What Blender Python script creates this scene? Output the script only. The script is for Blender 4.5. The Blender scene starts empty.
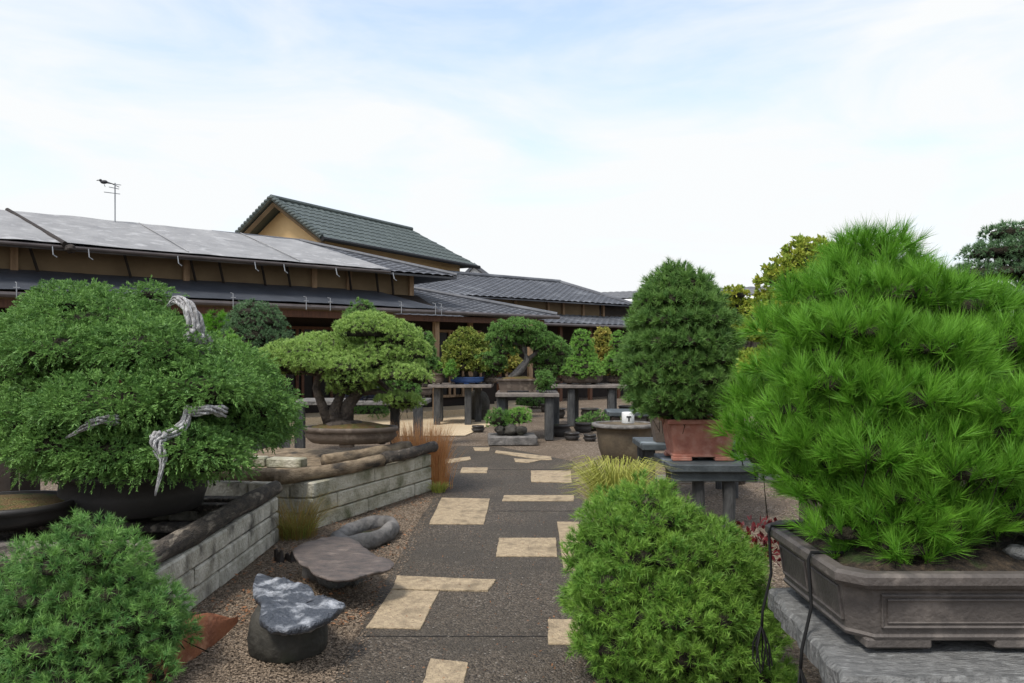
import bpy, math, random
import numpy as np
from mathutils import Vector, noise
R = math.radians
sc = bpy.context.scene
# ---------------------------------------------------------------- camera, sky, sun, exposure
F, HOR, H = 796.0, 355.0, 1.55
cam = bpy.data.objects.new('camera', bpy.data.cameras.new('camera'))
sc.collection.objects.link(cam); sc.camera = cam
cam.location = (0, 0, H); cam.rotation_euler = (R(90), 0, 0)
cam.data.sensor_width = 36; cam.data.lens = 36 * F / 1024
cam.data.shift_y = (HOR - 341.5) / 1024
cam.data.clip_start = .05; cam.data.clip_end = 2000
w = bpy.data.worlds.new('World'); sc.world = w; w.use_nodes = True
nt = w.node_tree; nt.nodes.clear()
def N(t, typ, **k):
    n = t.nodes.new(typ)
    for a, b in k.items(): setattr(n, a, b)
    return n
SUN_EL, SUN_AZ = 57, 215        # compass degrees measured from +Y clockwise: behind, to the left
out = N(nt, 'ShaderNodeOutputWorld'); bg = N(nt, 'ShaderNodeBackground')
sky = N(nt, 'ShaderNodeTexSky', sky_type='NISHITA', sun_disc=False)
sky.sun_elevation = R(SUN_EL); sky.sun_rotation = R(SUN_AZ); sky.dust_density = 2.0; sky.air_density = 1.0
tc = N(nt, 'ShaderNodeTexCoord'); sep = N(nt, 'ShaderNodeSeparateXYZ'); nt.links.new(tc.outputs['Generated'], sep.inputs[0])
mp = N(nt, 'ShaderNodeMapping'); mp.inputs['Scale'].default_value = (1.3, 1.3, 5.0); mp.inputs['Rotation'].default_value = (0, R(9), R(20)); nt.links.new(tc.outputs['Generated'], mp.inputs[0])
n1 = N(nt, 'ShaderNodeTexNoise'); n1.inputs['Scale'].default_value = 1.9; n1.inputs['Detail'].default_value = 7; n1.inputs['Roughness'].default_value = .55; n1.inputs['Distortion'].default_value = .5
nt.links.new(mp.outputs[0], n1.inputs['Vector'])
# cloud cover: noise, plus full veil near the horizon
el = N(nt, 'ShaderNodeMapRange'); el.inputs[1].default_value = .02; el.inputs[2].default_value = .42; el.inputs[3].default_value = .55; el.inputs[4].default_value = 0; nt.links.new(sep.outputs[2], el.inputs[0])
cr = N(nt, 'ShaderNodeMapRange'); cr.inputs[1].default_value = .34; cr.inputs[2].default_value = .66; cr.inputs[3].default_value = .3; cr.inputs[4].default_value = 1; nt.links.new(n1.outputs[0], cr.inputs[0])
ad = N(nt, 'ShaderNodeMath', operation='ADD', use_clamp=True); nt.links.new(el.outputs[0], ad.inputs[0]); nt.links.new(cr.outputs[0], ad.inputs[1])
mx = N(nt, 'ShaderNodeMix', data_type='RGBA'); nt.links.new(ad.outputs[0], mx.inputs[0])
lift = N(nt, 'ShaderNodeMix', data_type='RGBA', blend_type='MULTIPLY'); lift.inputs[0].default_value = 1; nt.links.new(sky.outputs[0], lift.inputs[6]); lift.inputs[7].default_value = (1.75, 1.88, 2.0, 1)
nt.links.new(lift.outputs[2], mx.inputs[6]); mx.inputs[7].default_value = (5.85, 5.98, 6.05, 1)
nt.links.new(mx.outputs[2], bg.inputs[0]); bg.inputs[1].default_value = .1
nt.links.new(bg.outputs[0], out.inputs[0])
sl = bpy.data.lights.new('sun', 'SUN'); sl.energy = 2.1; sl.angle = R(12); sl.color = (1, .96, .9)
so = bpy.data.objects.new('sun', sl); sc.collection.objects.link(so)
a, e = R(SUN_AZ), R(SUN_EL)
so.rotation_euler = Vector((math.sin(a)*math.cos(e), math.cos(a)*math.cos(e), math.sin(e))).to_track_quat('Z', 'Y').to_euler()
vs = sc.view_settings; vs.view_transform = 'Standard'; vs.look = 'None'; vs.gamma = 1; vs.exposure = .72; vs.use_curve_mapping = False
sc.render.resolution_x = 1024; sc.render.resolution_y = 683

# ---------------------------------------------------------------- helpers
def P(px, py, Y): return np.array(((px-512)/F*Y, Y, H-(py-HOR)/F*Y))
def G(px, py, z=0.0):
    Y = F*(H-z)/(py-HOR); return np.array(((px-512)/F*Y, Y, z))
def nrm(v): v = np.asarray(v, float); return v/(np.linalg.norm(v, axis=-1, keepdims=True)+1e-9)
def link(o): sc.collection.objects.link(o); return o
def thing(name, loc, label, cat, group=None):
    o = link(bpy.data.objects.new(name, None)); o.location = tuple(float(v) for v in loc); o.empty_display_size = .1
    o['label'] = label; o['category'] = cat
    if group: o['group'] = group
    return o
def tag(o, label, cat, group=None):
    o['label'] = label; o['category'] = cat
    if group: o['group'] = group
    return o
def root_loc(p):
    while p is not None and p.parent is not None: p = p.parent
    return np.array(p.location) if p is not None else np.zeros(3)
def meshobj(name, V, Fc, mat, parent=None, smooth=False, origin=None):
    me = bpy.data.meshes.new(name)
    off = root_loc(parent) if parent is not None else (np.zeros(3) if origin is None else np.array(origin, float))
    V = np.asarray(V, float) - off
    me.from_pydata([tuple(v) for v in V], [], [tuple(int(i) for i in f) for f in Fc]); me.materials.append(mat)
    if smooth: me.polygons.foreach_set('use_smooth', [True]*len(me.polygons))
    me.update()
    o = link(bpy.data.objects.new(name, me))
    if parent is not None: o.parent = parent
    else: o.location = tuple(off)
    return o
class MB:
    def __init__(s): s.V = []; s.F = []
    def add(s, V, Fc):
        b = len(s.V); s.V += [tuple(map(float, v)) for v in V]; s.F += [tuple(i+b for i in f) for f in Fc]; return s
    def box(s, c, sz, rz=0.0, ry=0.0, rx=0.0, taper=1.0, bev=0.0):
        x, y, z = [v/2 for v in sz]; b = min(bev, x*.9, y*.9, z*.9)
        if b > 0:
            V = []; 
            for zz, i in ((-z, b), (-z+b, 0), (z-b, 0), (z, b)):
                k = taper if zz > 0 else 1
                for px, py in ((-x+b, -y+i), (x-b, -y+i), (x-i, -y+b), (x-i, y-b), (x-b, y-i), (-x+b, y-i), (-x+i, y-b), (-x+i, -y+b)): V.append((px*k, py*k, zz))
            Fc = [tuple(range(7, -1, -1)), tuple(range(24, 32))]
            for r in range(3):
                for k in range(8): Fc.append((r*8+k, r*8+(k+1) % 8, (r+1)*8+(k+1) % 8, (r+1)*8+k))
        else:
            V = [(-x, -y, -z), (x, -y, -z), (x, y, -z), (-x, y, -z), (-x*taper, -y*taper, z), (x*taper, -y*taper, z), (x*taper, y*taper, z), (-x*taper, y*taper, z)]
            Fc = [(3, 2, 1, 0), (4, 5, 6, 7), (0, 1, 5, 4), (1, 2, 6, 5), (2, 3, 7, 6), (3, 0, 4, 7)]
        V = np.array(V)
        def rot(V, a, i, j):
            if a: c_, s_ = math.cos(a), math.sin(a); A = V[:, i].copy(); B = V[:, j].copy(); V[:, i] = A*c_-B*s_; V[:, j] = A*s_+B*c_
        rot(V, rx, 1, 2); rot(V, ry, 2, 0); rot(V, rz, 0, 1)
        return s.add(V+np.array(c, float), Fc)
    def tube(s, pts, rad, seg=8, cap=True, rough=0.0, seed=0, ex=1.0):
        pts = np.array(pts, float); n = len(pts)
        rad = [rad]*n if np.isscalar(rad) else rad
        T = nrm(np.gradient(pts, axis=0)); up = np.array((0, 0, 1.)) if abs(T[0][2]) < .9 else np.array((1., 0, 0))
        rs = random.Random(seed); V = []; x = nrm(np.cross(T[0], up))
        for i in range(n):
            x = nrm(x - T[i]*np.dot(x, T[i])); y = np.cross(T[i], x)
            for k in range(seg):
                a_ = 2*math.pi*k/seg; r_ = rad[i]*(1+rough*rs.uniform(-1, 1))
                V.append(pts[i]+x*math.cos(a_)*r_+y*math.sin(a_)*r_*ex)
        Fc = [(i*seg+k, i*seg+(k+1) % seg, (i+1)*seg+(k+1) % seg, (i+1)*seg+k) for i in range(n-1) for k in range(seg)]
        if cap: Fc += [tuple(range(seg-1, -1, -1)), tuple((n-1)*seg+k for k in range(seg))]
        return s.add(V, Fc)
    def lathe(s, c, prof, seg=40, sx=1.0, sy=1.0, rough=0.0, closed=False, sq=0.0):
        V = []; n = len(prof)
        for r_, z_ in prof:
            for k in range(seg):
                a_ = 2*math.pi*k/seg; q = 1+rough*noise.noise(Vector((math.cos(a_)*1.7, math.sin(a_)*1.7, z_*4+c[0])))
                cx, cy = math.cos(a_), math.sin(a_)
                if sq: m = max(abs(cx), abs(cy)); q *= (1-sq)+sq/m
                V.append((c[0]+cx*r_*sx*q, c[1]+cy*r_*sy*q, c[2]+z_))
        Fc = [(i*seg+k, i*seg+(k+1) % seg, (i+1)*seg+(k+1) % seg, (i+1)*seg+k) for i in range(n-1) for k in range(seg)]
        if closed: Fc += [((n-1)*seg+k, (n-1)*seg+(k+1) % seg, (k+1) % seg, k) for k in range(seg)]
        else: Fc += [tuple(range(seg-1, -1, -1)), tuple((n-1)*seg+k for k in range(seg))]
        return s.add(V, Fc)
    def prism(s, poly, z0, z1, inset=0.0):
        n = len(poly); c = np.mean(np.array(poly), axis=0)[:2]
        V = [(p[0], p[1], z0) for p in poly]+[(p[0], p[1], z1-inset) for p in poly]
        Fc = [tuple(range(n-1, -1, -1))]+[(i, (i+1) % n, n+(i+1) % n, n+i) for i in range(n)]
        if inset:
            q = []
            for p in poly:
                d = nrm(c-np.array(p[:2])); q.append((p[0]+d[0]*inset, p[1]+d[1]*inset, z1))
            V += q; Fc += [(n+i, n+(i+1) % n, 2*n+(i+1) % n, 2*n+i) for i in range(n)]+[tuple(range(2*n, 3*n))]
        else: Fc.append(tuple(range(n, 2*n)))
        return s.add(V, Fc)
    def blob(s, c, r, amp=.2, fr=1.5, seg=20, ring=12, flat=None, seed=0.0):
        V = []; Fc = []
        for i in range(ring+1):
            t = math.pi*i/ring
            for k in range(seg):
                p_ = 2*math.pi*k/seg; d = Vector((math.sin(t)*math.cos(p_), math.sin(t)*math.sin(p_), math.cos(t)))
                q = 1+amp*noise.noise(d*fr+Vector((seed, seed*.7, 3)))+amp*.4*noise.noise(d*fr*3+Vector((seed, 1, 3)))
                z_ = d.z*r[2]*q
                if flat is not None: z_ = max(z_, -flat)
                V.append((c[0]+d.x*r[0]*q, c[1]+d.y*r[1]*q, c[2]+z_))
        for i in range(ring):
            for k in range(seg): Fc.append((i*seg+k, (i+1)*seg+k, (i+1)*seg+(k+1) % seg, i*seg+(k+1) % seg))
        return s.add(V, Fc)
    def build(s, name, mat, parent=None, smooth=False, origin=None): return meshobj(name, s.V, s.F, mat, parent, smooth, origin)

# ---------------------------------------------------------------- materials
def mat(name, c1, c2=None, scale=6.0, rough=.8, bump=.3, bscale=None, detail=6, c3=None, spec=.3, stretch=(1, 1, 1), metallic=0, bdist=.02, lo=.35, hi=.65, c3scale=None, c3lo=.55, c3hi=.7):
    m = bpy.data.materials.new(name); m.use_nodes = True; t = m.node_tree
    b = t.nodes['Principled BSDF']; b.inputs['Roughness'].default_value = rough; b.inputs['Specular IOR Level'].default_value = spec; b.inputs['Metallic'].default_value = metallic
    co = N(t, 'ShaderNodeTexCoord'); mp_ = N(t, 'ShaderNodeMapping'); mp_.inputs['Scale'].default_value = stretch; t.links.new(co.outputs['Object'], mp_.inputs[0])
    n_ = N(t, 'ShaderNodeTexNoise'); n_.inputs['Scale'].default_value = scale; n_.inputs['Detail'].default_value = detail; n_.inputs['Roughness'].default_value = .6; t.links.new(mp_.outputs[0], n_.inputs['Vector'])
    mr = N(t, 'ShaderNodeMapRange'); mr.inputs[1].default_value = lo; mr.inputs[2].default_value = hi; t.links.new(n_.outputs[0], mr.inputs[0])
    x = N(t, 'ShaderNodeMix', data_type='RGBA'); t.links.new(mr.outputs[0], x.inputs[0]); x.inputs[6].default_value = (*c1, 1); x.inputs[7].default_value = (*(c2 or c1), 1)
    last = x.outputs[2]
    if c3:
        n3 = N(t, 'ShaderNodeTexNoise'); n3.inputs['Scale'].default_value = c3scale or scale*.4; n3.inputs['Detail'].default_value = 5; t.links.new(mp_.outputs[0], n3.inputs['Vector'])
        m3 = N(t, 'ShaderNodeMapRange'); m3.inputs[1].default_value = c3lo; m3.inputs[2].default_value = c3hi; t.links.new(n3.outputs[0], m3.inputs[0])
        x3 = N(t, 'ShaderNodeMix', data_type='RGBA'); t.links.new(m3.outputs[0], x3.inputs[0]); t.links.new(last, x3.inputs[6]); x3.inputs[7].default_value = (*c3, 1); last = x3.outputs[2]
    t.links.new(last, b.inputs['Base Color'])
    if bump:
        nb = N(t, 'ShaderNodeTexNoise'); nb.inputs['Scale'].default_value = bscale or scale*4; nb.inputs['Detail'].default_value = 6; t.links.new(mp_.outputs[0], nb.inputs['Vector'])
        bp = N(t, 'ShaderNodeBump'); bp.inputs['Strength'].default_value = bump; bp.inputs['Distance'].default_value = bdist; t.links.new(nb.outputs[0], bp.inputs['Height']); t.links.new(bp.outputs[0], b.inputs['Normal'])
    return m
def leafmat(name, ca, cb, ctip=None, trans=.25, rough=.5, spec=.25):
    m = bpy.data.materials.new(name); m.use_nodes = True; t = m.node_tree; b = t.nodes['Principled BSDF']
    b.inputs['Roughness'].default_value = rough; b.inputs['Specular IOR Level'].default_value = spec
    at = N(t, 'ShaderNodeAttribute', attribute_name='tint'); ap = N(t, 'ShaderNodeAttribute', attribute_name='tip')
    x = N(t, 'ShaderNodeMix', data_type='RGBA'); t.links.new(at.outputs['Fac'], x.inputs[0]); x.inputs[6].default_value = (*ca, 1); x.inputs[7].default_value = (*cb, 1)
    y = N(t, 'ShaderNodeMix', data_type='RGBA'); ml = N(t, 'ShaderNodeMath', operation='MULTIPLY'); ml.inputs[1].default_value = .5; t.links.new(ap.outputs['Fac'], ml.inputs[0]); t.links.new(ml.outputs[0], y.inputs[0]); t.links.new(x.outputs[2], y.inputs[6]); y.inputs[7].default_value = (*(ctip or cb), 1)
    t.links.new(y.outputs[2], b.inputs['Base Color'])
    tr = N(t, 'ShaderNodeBsdfTranslucent'); t.links.new(y.outputs[2], tr.inputs[0]); ms = N(t, 'ShaderNodeMixShader'); ms.inputs[0].default_value = trans
    o = t.nodes['Material Output']; t.links.new(b.outputs[0], ms.inputs[1]); t.links.new(tr.outputs[0], ms.inputs[2]); t.links.new(ms.outputs[0], o.inputs[0])
    return m
def gravelmat(name, cols, scale, dark, rough=.85, bump=.6, wet=None, specks=None):
    m = bpy.data.materials.new(name); m.use_nodes = True; t = m.node_tree; b = t.nodes['Principled BSDF']; b.inputs['Roughness'].default_value = rough; b.inputs['Specular IOR Level'].default_value = .3
    co = N(t, 'ShaderNodeTexCoord'); v = N(t, 'ShaderNodeTexVoronoi'); v.inputs['Scale'].default_value = scale; t.links.new(co.outputs['Object'], v.inputs['Vector'])
    sp = N(t, 'ShaderNodeSeparateColor'); t.links.new(v.outputs['Color'], sp.inputs[0])
    r = N(t, 'ShaderNodeValToRGB'); r.color_ramp.interpolation = 'LINEAR'
    while len(r.color_ramp.elements) < len(cols): r.color_ramp.elements.new(.5)
    for i, c in enumerate(cols): r.color_ramp.elements[i].position = c[0]; r.color_ramp.elements[i].color = (*c[1], 1)
    t.links.new(sp.outputs[0], r.inputs[0])
    n_ = N(t, 'ShaderNodeTexNoise'); n_.inputs['Scale'].default_value = 1.1; n_.inputs['Detail'].default_value = 8; n_.inputs['Roughness'].default_value = .65; t.links.new(co.outputs['Object'], n_.inputs['Vector'])
    mr = N(t, 'ShaderNodeMapRange'); mr.inputs[1].default_value = .42; mr.inputs[2].default_value = .62; mr.inputs[3].default_value = 0; mr.inputs[4].default_value = .75; t.links.new(n_.outputs[0], mr.inputs[0])
    x = N(t, 'ShaderNodeMix', data_type='RGBA'); t.links.new(mr.outputs[0], x.inputs[0]); t.links.new(r.outputs[0], x.inputs[6]); x.inputs[7].default_value = (*dark, 1)
    t.links.new(x.outputs[2], b.inputs['Base Color'])
    bp = N(t, 'ShaderNodeBump'); bp.inputs['Strength'].default_value = bump; bp.inputs['Distance'].default_value = .012; bp.invert = True; t.links.new(v.outputs['Distance'], bp.inputs['Height']); t.links.new(bp.outputs[0], b.inputs['Normal'])
    return m
M = {}
M['gravel'] = gravelmat('gravel', [(0, (.035, .025, .017)), (.35, (.1, .073, .05)), (.75, (.19, .142, .098)), (1, (.36, .3, .235))], 75, (.1, .072, .048))
M['asphalt'] = gravelmat('dark_aggregate', [(0, (.026, .02, .014)), (.5, (.078, .06, .042)), (.93, (.13, .104, .076)), (1, (.22, .19, .155))], 90, (.055, .045, .033), bump=1, rough=.62)
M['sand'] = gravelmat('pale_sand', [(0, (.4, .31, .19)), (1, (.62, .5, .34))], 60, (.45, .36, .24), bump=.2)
M['slab'] = mat('tan_stone', (.43, .335, .215), (.28, .215, .14), 30, .85, .8, 80, c3=(.2, .155, .1), c3lo=.5, c3hi=.72, c3scale=7)
def blockmat():
    m = mat('stone_block', (.54, .51, .43), (.3, .28, .22), 5, .9, .9, 40, c3=(.07, .062, .05), c3lo=.52, c3hi=.68, stretch=(1.5, 1.5, 1), c3scale=3.2)
    return m
M['block'] = blockmat()
M['block_moss'] = mat('mossy_stone_block', (.5, .47, .38), (.29, .27, .19), 5, .9, .9, 40, c3=(.11, .115, .06), c3lo=.5, c3hi=.68, c3scale=3.2)
M['log_dark'] = mat('dark_weathered_log', (.04, .035, .03), (.11, .09, .07), 9, .85, 1, 40, stretch=(3, 1, 3), bdist=.03, c3=(.26, .22, .17), c3lo=.56, c3hi=.66, c3scale=5)
M['log_tan'] = mat('tan_weathered_log', (.3, .23, .15), (.13, .095, .06), 5, .85, .8, 30, bdist=.03, c3=(.04, .035, .03), stretch=(2.5, 1.2, 4))
M['bark'] = mat('bark', (.045, .036, .03), (.12, .095, .075), 14, .9, 1.0, 30, bdist=.03)
M['shade_core_twig'] = mat('shade_core_and_twigs', (.014, .014, .007), (.04, .034, .02), 60, .95, 1.0, 90, bdist=.03)  # near-black: inner shade painted into the solid crown cores; thin twigs share it
M['deadwood'] = mat('bleached_deadwood', (.5, .49, .48), (.2, .19, .19), 22, .75, 1, 60, stretch=(3, 3, .7), bdist=.02, c3=(.62, .61, .6), c3lo=.5, c3hi=.6, c3scale=14)
M['soil'] = mat('dark_soil', (.02, .016, .012), (.07, .05, .032), 40, .95, 1.0, 60, bdist=.03, c3=(.035, .06, .015), c3lo=.55, c3hi=.65, c3scale=9)
M['moss'] = mat('brown_moss', (.12, .11, .035), (.16, .09, .04), 14, .95, 1.0, 70, bdist=.03, c3=(.05, .09, .02))
M['pot_grey'] = mat('grey_brown_clay', (.1, .086, .076), (.065, .056, .05), 6, .6, .3, 60, spec=.35, c3=(.17, .145, .125), c3scale=9, c3lo=.54, c3hi=.72)
M['pot_black'] = mat('black_clay', (.028, .026, .025), (.04, .036, .033), 3, .45, .1, 30, spec=.35)
M['pot_brown'] = mat('dark_brown_clay', (.13, .1, .078), (.085, .066, .052), 5, .6, .3, 40, c3=(.2, .16, .125), c3scale=8)
M['pot_red'] = mat('red_terracotta', (.4, .17, .12), (.27, .105, .075), 5, .75, .3, 50, c3=(.46, .26, .2), c3lo=.45, c3hi=.85, c3scale=14)
M['pot_orange'] = mat('orange_terracotta', (.45, .2, .08), (.36, .15, .06), 5, .7, .15, 50)
M['pot_blue'] = mat('blue_glaze', (.06, .12, .33), (.09, .17, .38), 5, .25, 0, spec=.5)
M['pot_navy'] = mat('navy_glaze', (.01, .014, .03), (.015, .02, .045), 5, .25, 0, spec=.5)
M['pot_tanurn'] = mat('mottled_brown_urn', (.13, .1, .065), (.075, .06, .042), 4, .75, .3, 30, c3=(.22, .18, .12))
M['granite'] = mat('grey_weathered_stone', (.17, .168, .16), (.09, .09, .087), 14, .8, .9, 50, c3=(.22, .22, .21), c3lo=.52, c3hi=.7, c3scale=26, stretch=(1, 2.2, 1))
M['slab_blue'] = mat('blue_grey_stone', (.04, .046, .058), (.085, .093, .11), 9, .5, 1, 45, spec=.5, c3=(.36, .37, .39), c3lo=.5, c3hi=.66, c3scale=9, bdist=.03)
M['slab_brown'] = mat('brown_grey_stone_plate', (.14, .11, .095), (.075, .065, .06), 9, .65, .9, 40, c3=(.2, .16, .135), stretch=(1, 2.5, 1), bdist=.02, c3scale=6)
M['stone_dark'] = mat('dark_stone', (.03, .028, .023), (.06, .055, .045), 6, .8, .8, 20, c3=(.04, .05, .025))
M['stone_pale'] = mat('pale_stone', (.2, .185, .17), (.1, .095, .088), 8, .85, .9, 16, bdist=.03, c3=(.09, .085, .08))
M['rust'] = mat('rusty_steel', (.33, .13, .06), (.22, .085, .045), 7, .8, .4, 50, c3=(.4, .2, .11), c3scale=12)
M['table_wood'] = mat('weathered_plank', (.22, .19, .165), (.12, .105, .095), 6, .85, .6, 30, stretch=(1, 6, 1))
M['table_blue'] = mat('slate_blue_plank', (.07, .082, .086), (.04, .048, .052), 5, .6, .4, 30, c3=(.2, .23, .24), c3lo=.56, c3hi=.62)
M['post_grey'] = mat('grey_post', (.08, .08, .078), (.035, .036, .036), 5, .85, .8, 20, stretch=(4, 4, .7))
M['rope'] = mat('black_cord', (.008, .008, .008), None, 5, .8, 0)
M['white'] = mat('white_enamel', (.72, .72, .7), (.6, .6, .58), 5, .4, 0)
M['black'] = mat('black_paint', (.01, .01, .01), None, 5, .6, 0)
M['roof_sheet'] = mat('grey_roof_sheet', (.27, .265, .26), (.2, .197, .195), 1.6, .7, .4, 9, stretch=(1, 1, 1), c3=(.34, .335, .33), c3scale=3.5, bdist=.05)
M['roof_dark'] = mat('dark_roof_sheet', (.062, .068, .08), (.045, .05, .06), 2, .5, .3, 5, spec=.4, bdist=.05)
M['tile'] = mat('grey_roof_tile', (.105, .108, .118), (.065, .068, .076), 2.5, .55, .3, 14, c3=(.15, .155, .165), spec=.4)
M['tile_green'] = mat('green_roof_tile', (.075, .092, .084), (.052, .066, .06), 2, .5, .2, 14, spec=.45)
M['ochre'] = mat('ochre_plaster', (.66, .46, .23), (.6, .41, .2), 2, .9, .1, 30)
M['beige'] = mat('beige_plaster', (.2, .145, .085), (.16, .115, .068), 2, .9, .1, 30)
M['timber'] = mat('tan_timber', (.33, .22, .13), (.22, .14, .08), 6, .7, .2, 30, stretch=(4, 4, .5))
M['timber_red'] = mat('red_brown_timber', (.1, .045, .025), (.065, .03, .018), 6, .7, .2, 30, stretch=(4, 4, .5))
M['dark_wood'] = mat('dark_timber', (.03, .022, .016), (.018, .013, .01), 6, .7, .2, 30)
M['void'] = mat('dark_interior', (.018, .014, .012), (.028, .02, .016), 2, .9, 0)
M['gutter'] = mat('brown_gutter', (.1, .085, .08), (.07, .06, .058), 4, .4, 0)
M['metal'] = mat('galvanised_metal', (.3, .31, .32), (.22, .23, .24), 4, .5, 0, metallic=.3)
M['bird'] = mat('black_feathers', (.012, .012, .015), (.03, .03, .035), 30, .6, .2)
M['wallwhite'] = mat('white_wall', (.68, .68, .66), None, 3, .8, 0)
M['glass'] = mat('dark_glass', (.012, .012, .012), None, 3, .25, 0, spec=.2)

# foliage materials
L = {}
L['black_pine'] = leafmat('bright_pine_needles', (.05, .18, .01), (.14, .34, .028), (.23, .46, .055), trans=.3)
L['juniper'] = leafmat('juniper_scale_foliage', (.055, .145, .035), (.15, .29, .065), (.25, .42, .11), trans=.25)
L['short_pine'] = leafmat('short_green_needles', (.07, .19, .025), (.2, .36, .05), (.32, .5, .1), trans=.25)
L['short_pine_dark'] = leafmat('short_cool_needles', (.06, .17, .045), (.16, .32, .07), (.26, .44, .12), trans=.25)
L['mid_pine'] = leafmat('mid_green_needles', (.065, .16, .04), (.15, .28, .06), (.23, .37, .1), trans=.25)
L['white_pine'] = leafmat('yellow_green_needles', (.15, .27, .05), (.36, .52, .12), (.48, .64, .22), trans=.25)
L['blue_pine'] = leafmat('blue_green_needles', (.06, .13, .06), (.13, .23, .1), (.2, .31, .15), trans=.2)
L['maple'] = leafmat('turning_leaves', (.11, .22, .04), (.25, .3, .055), (.32, .3, .08), trans=.3)
L['orange'] = leafmat('orange_leaves', (.22, .28, .05), (.44, .36, .09), (.42, .36, .1), trans=.3)
L['yellow'] = leafmat('yellow_green_leaves', (.13, .25, .03), (.38, .38, .05), (.34, .38, .06), trans=.3)
L['layer_green'] = leafmat('fresh_green_needles', (.1, .25, .045), (.24, .45, .08), (.33, .54, .13), trans=.3)
L['far_green'] = leafmat('olive_green_leaves', (.07, .17, .045), (.15, .29, .065), (.22, .37, .1), trans=.25)
L['grass_orange'] = leafmat('orange_brown_grass', (.4, .17, .05), (.62, .3, .11), (.72, .44, .22), trans=.3)
L['grass_yellow'] = leafmat('yellow_green_grass', (.16, .24, .04), (.42, .42, .09), (.5, .46, .12), trans=.3)
L['grass_mixed'] = leafmat('green_and_rust_grass', (.13, .17, .04), (.36, .2, .06), (.38, .28, .1), trans=.3)
L['red_leaf'] = leafmat('dark_red_leaves', (.07, .01, .012), (.14, .016, .018), None, trans=.2)
L['litter'] = leafmat('fallen_leaves', (.1, .055, .03), (.28, .13, .06), None, trans=0, rough=.8)

# ---------------------------------------------------------------- foliage engine (real needles and leaves as mesh)
def rawmesh(name, V, faces_n, mat_, tint, tip, parent, core=None, core_mat=None):
    """V: (n*faces_n,3) one polygon per faces_n vertices; core = MB whose faces are added with core_mat"""
    off = root_loc(parent); V = V-off; n = len(V)//faces_n
    cv = np.zeros((0, 3)); cf = []
    if core is not None and core.V: cv = np.array(core.V)-off; cf = core.F
    me = bpy.data.meshes.new(name); nv = len(V)
    me.vertices.add(nv+len(cv)); me.vertices.foreach_set('co', np.concatenate([V, cv]).astype(np.float32).ravel())
    lt = [faces_n]*n+[len(f) for f in cf]; ls = np.concatenate([[0], np.cumsum(lt)[:-1]])
    li = np.concatenate([np.arange(nv)]+([np.array([i+nv for f in cf for i in f])] if cf else []))
    me.loops.add(len(li)); me.loops.foreach_set('vertex_index', li.astype(np.int32))
    me.polygons.add(len(lt)); me.polygons.foreach_set('loop_start', ls.astype(np.int32)); me.polygons.foreach_set('loop_total', np.array(lt, np.int32))
    me.materials.append(mat_)
    if cf: me.materials.append(core_mat or M['shade_core_twig']); me.polygons.foreach_set('material_index', np.array([0]*n+[1]*len(cf), np.int32))
    for nm, arr in (('tint', tint), ('tip', tip)):
        at = me.attributes.new(nm, 'FLOAT', 'POINT'); at.data.foreach_set('value', np.concatenate([arr, np.zeros(len(cv))]).astype(np.float32))
    me.update(calc_edges=True); me.validate()
    o = link(bpy.data.objects.new(name, me)); o.parent = parent
    return o
def perp(d, rng):
    r = rng.normal(size=d.shape); return nrm(r-d*np.sum(r*d, axis=1, keepdims=True))
def needles(p, d, tint, rng, k=20, L_=.04, wd=.003, spread=(.2, 1.1), droop=0.0, base=.15, leaf=False):
    n = len(p); P_ = np.repeat(p, k, 0); D = np.repeat(d, k, 0); T = np.repeat(tint, k)+rng.normal(0, .1, n*k)
    th = rng.uniform(spread[0], spread[1], n*k)[:, None]; q = perp(D, rng)
    dd = nrm(D*np.cos(th)+q*np.sin(th)); dd[:, 2] -= droop; dd = nrm(dd)
    ln = (L_*rng.uniform(.7, 1.2, n*k))[:, None]; sd = perp(dd, rng)*wd/2
    b0 = P_+D*(rng.uniform(-base, base, n*k)[:, None]*L_)
    if leaf:
        mid = b0+dd*ln*.5; V = np.stack([b0, mid+sd, b0+dd*ln, mid-sd], 1).reshape(-1, 3); fn = 4; tp = np.tile([0, .5, 1, .5], n*k)
    else:
        V = np.stack([b0-sd, b0+sd, b0+dd*ln], 1).reshape(-1, 3); fn = 3; tp = np.tile([0, 0, 1.], n*k)
    return V, fn, np.repeat(np.clip(T, 0, 1), fn), tp
def sprays(p, d, tint, rng, k=11, L_=.05, wd=.008):
    """flat drooping fans, like juniper: short twiglets leaving a curved stem"""
    n = len(p); side = perp(d, rng); side[:, 2] *= .3; side = nrm(side-d*np.sum(side*d, axis=1, keepdims=True))
    Vs = []; T = []; TP = []
    for i in range(k):
        s = (i+1)/k; sgn = -1 if i % 2 else 1
        stem = p+d*(L_*s)[..., None] if np.ndim(s) else p+d*L_*s; stem = stem.copy(); stem[:, 2] -= L_*.35*s*s
        dir_ = nrm(d*(.55+.5*s)+side*sgn*(1.05-.8*s)+rng.normal(0, .22, (n, 3)))
        ln = (L_*(.62-.25*s)*rng.uniform(.7, 1.3, n))[:, None]; sd = perp(dir_, rng)*wd/2
        b0 = stem-dir_*ln*.15; mid = b0+dir_*ln*.55
        Vs.append(np.stack([b0, mid+sd, b0+dir_*ln, mid-sd], 1)); T.append(tint+rng.normal(0, .08, n)); 
    V = np.stack(Vs, 1).reshape(-1, 3); T = np.stack(T, 1).ravel()
    return V, 4, np.repeat(np.clip(T, 0, 1), 4), np.tile([0, .4, 1, .4], n*k)
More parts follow.
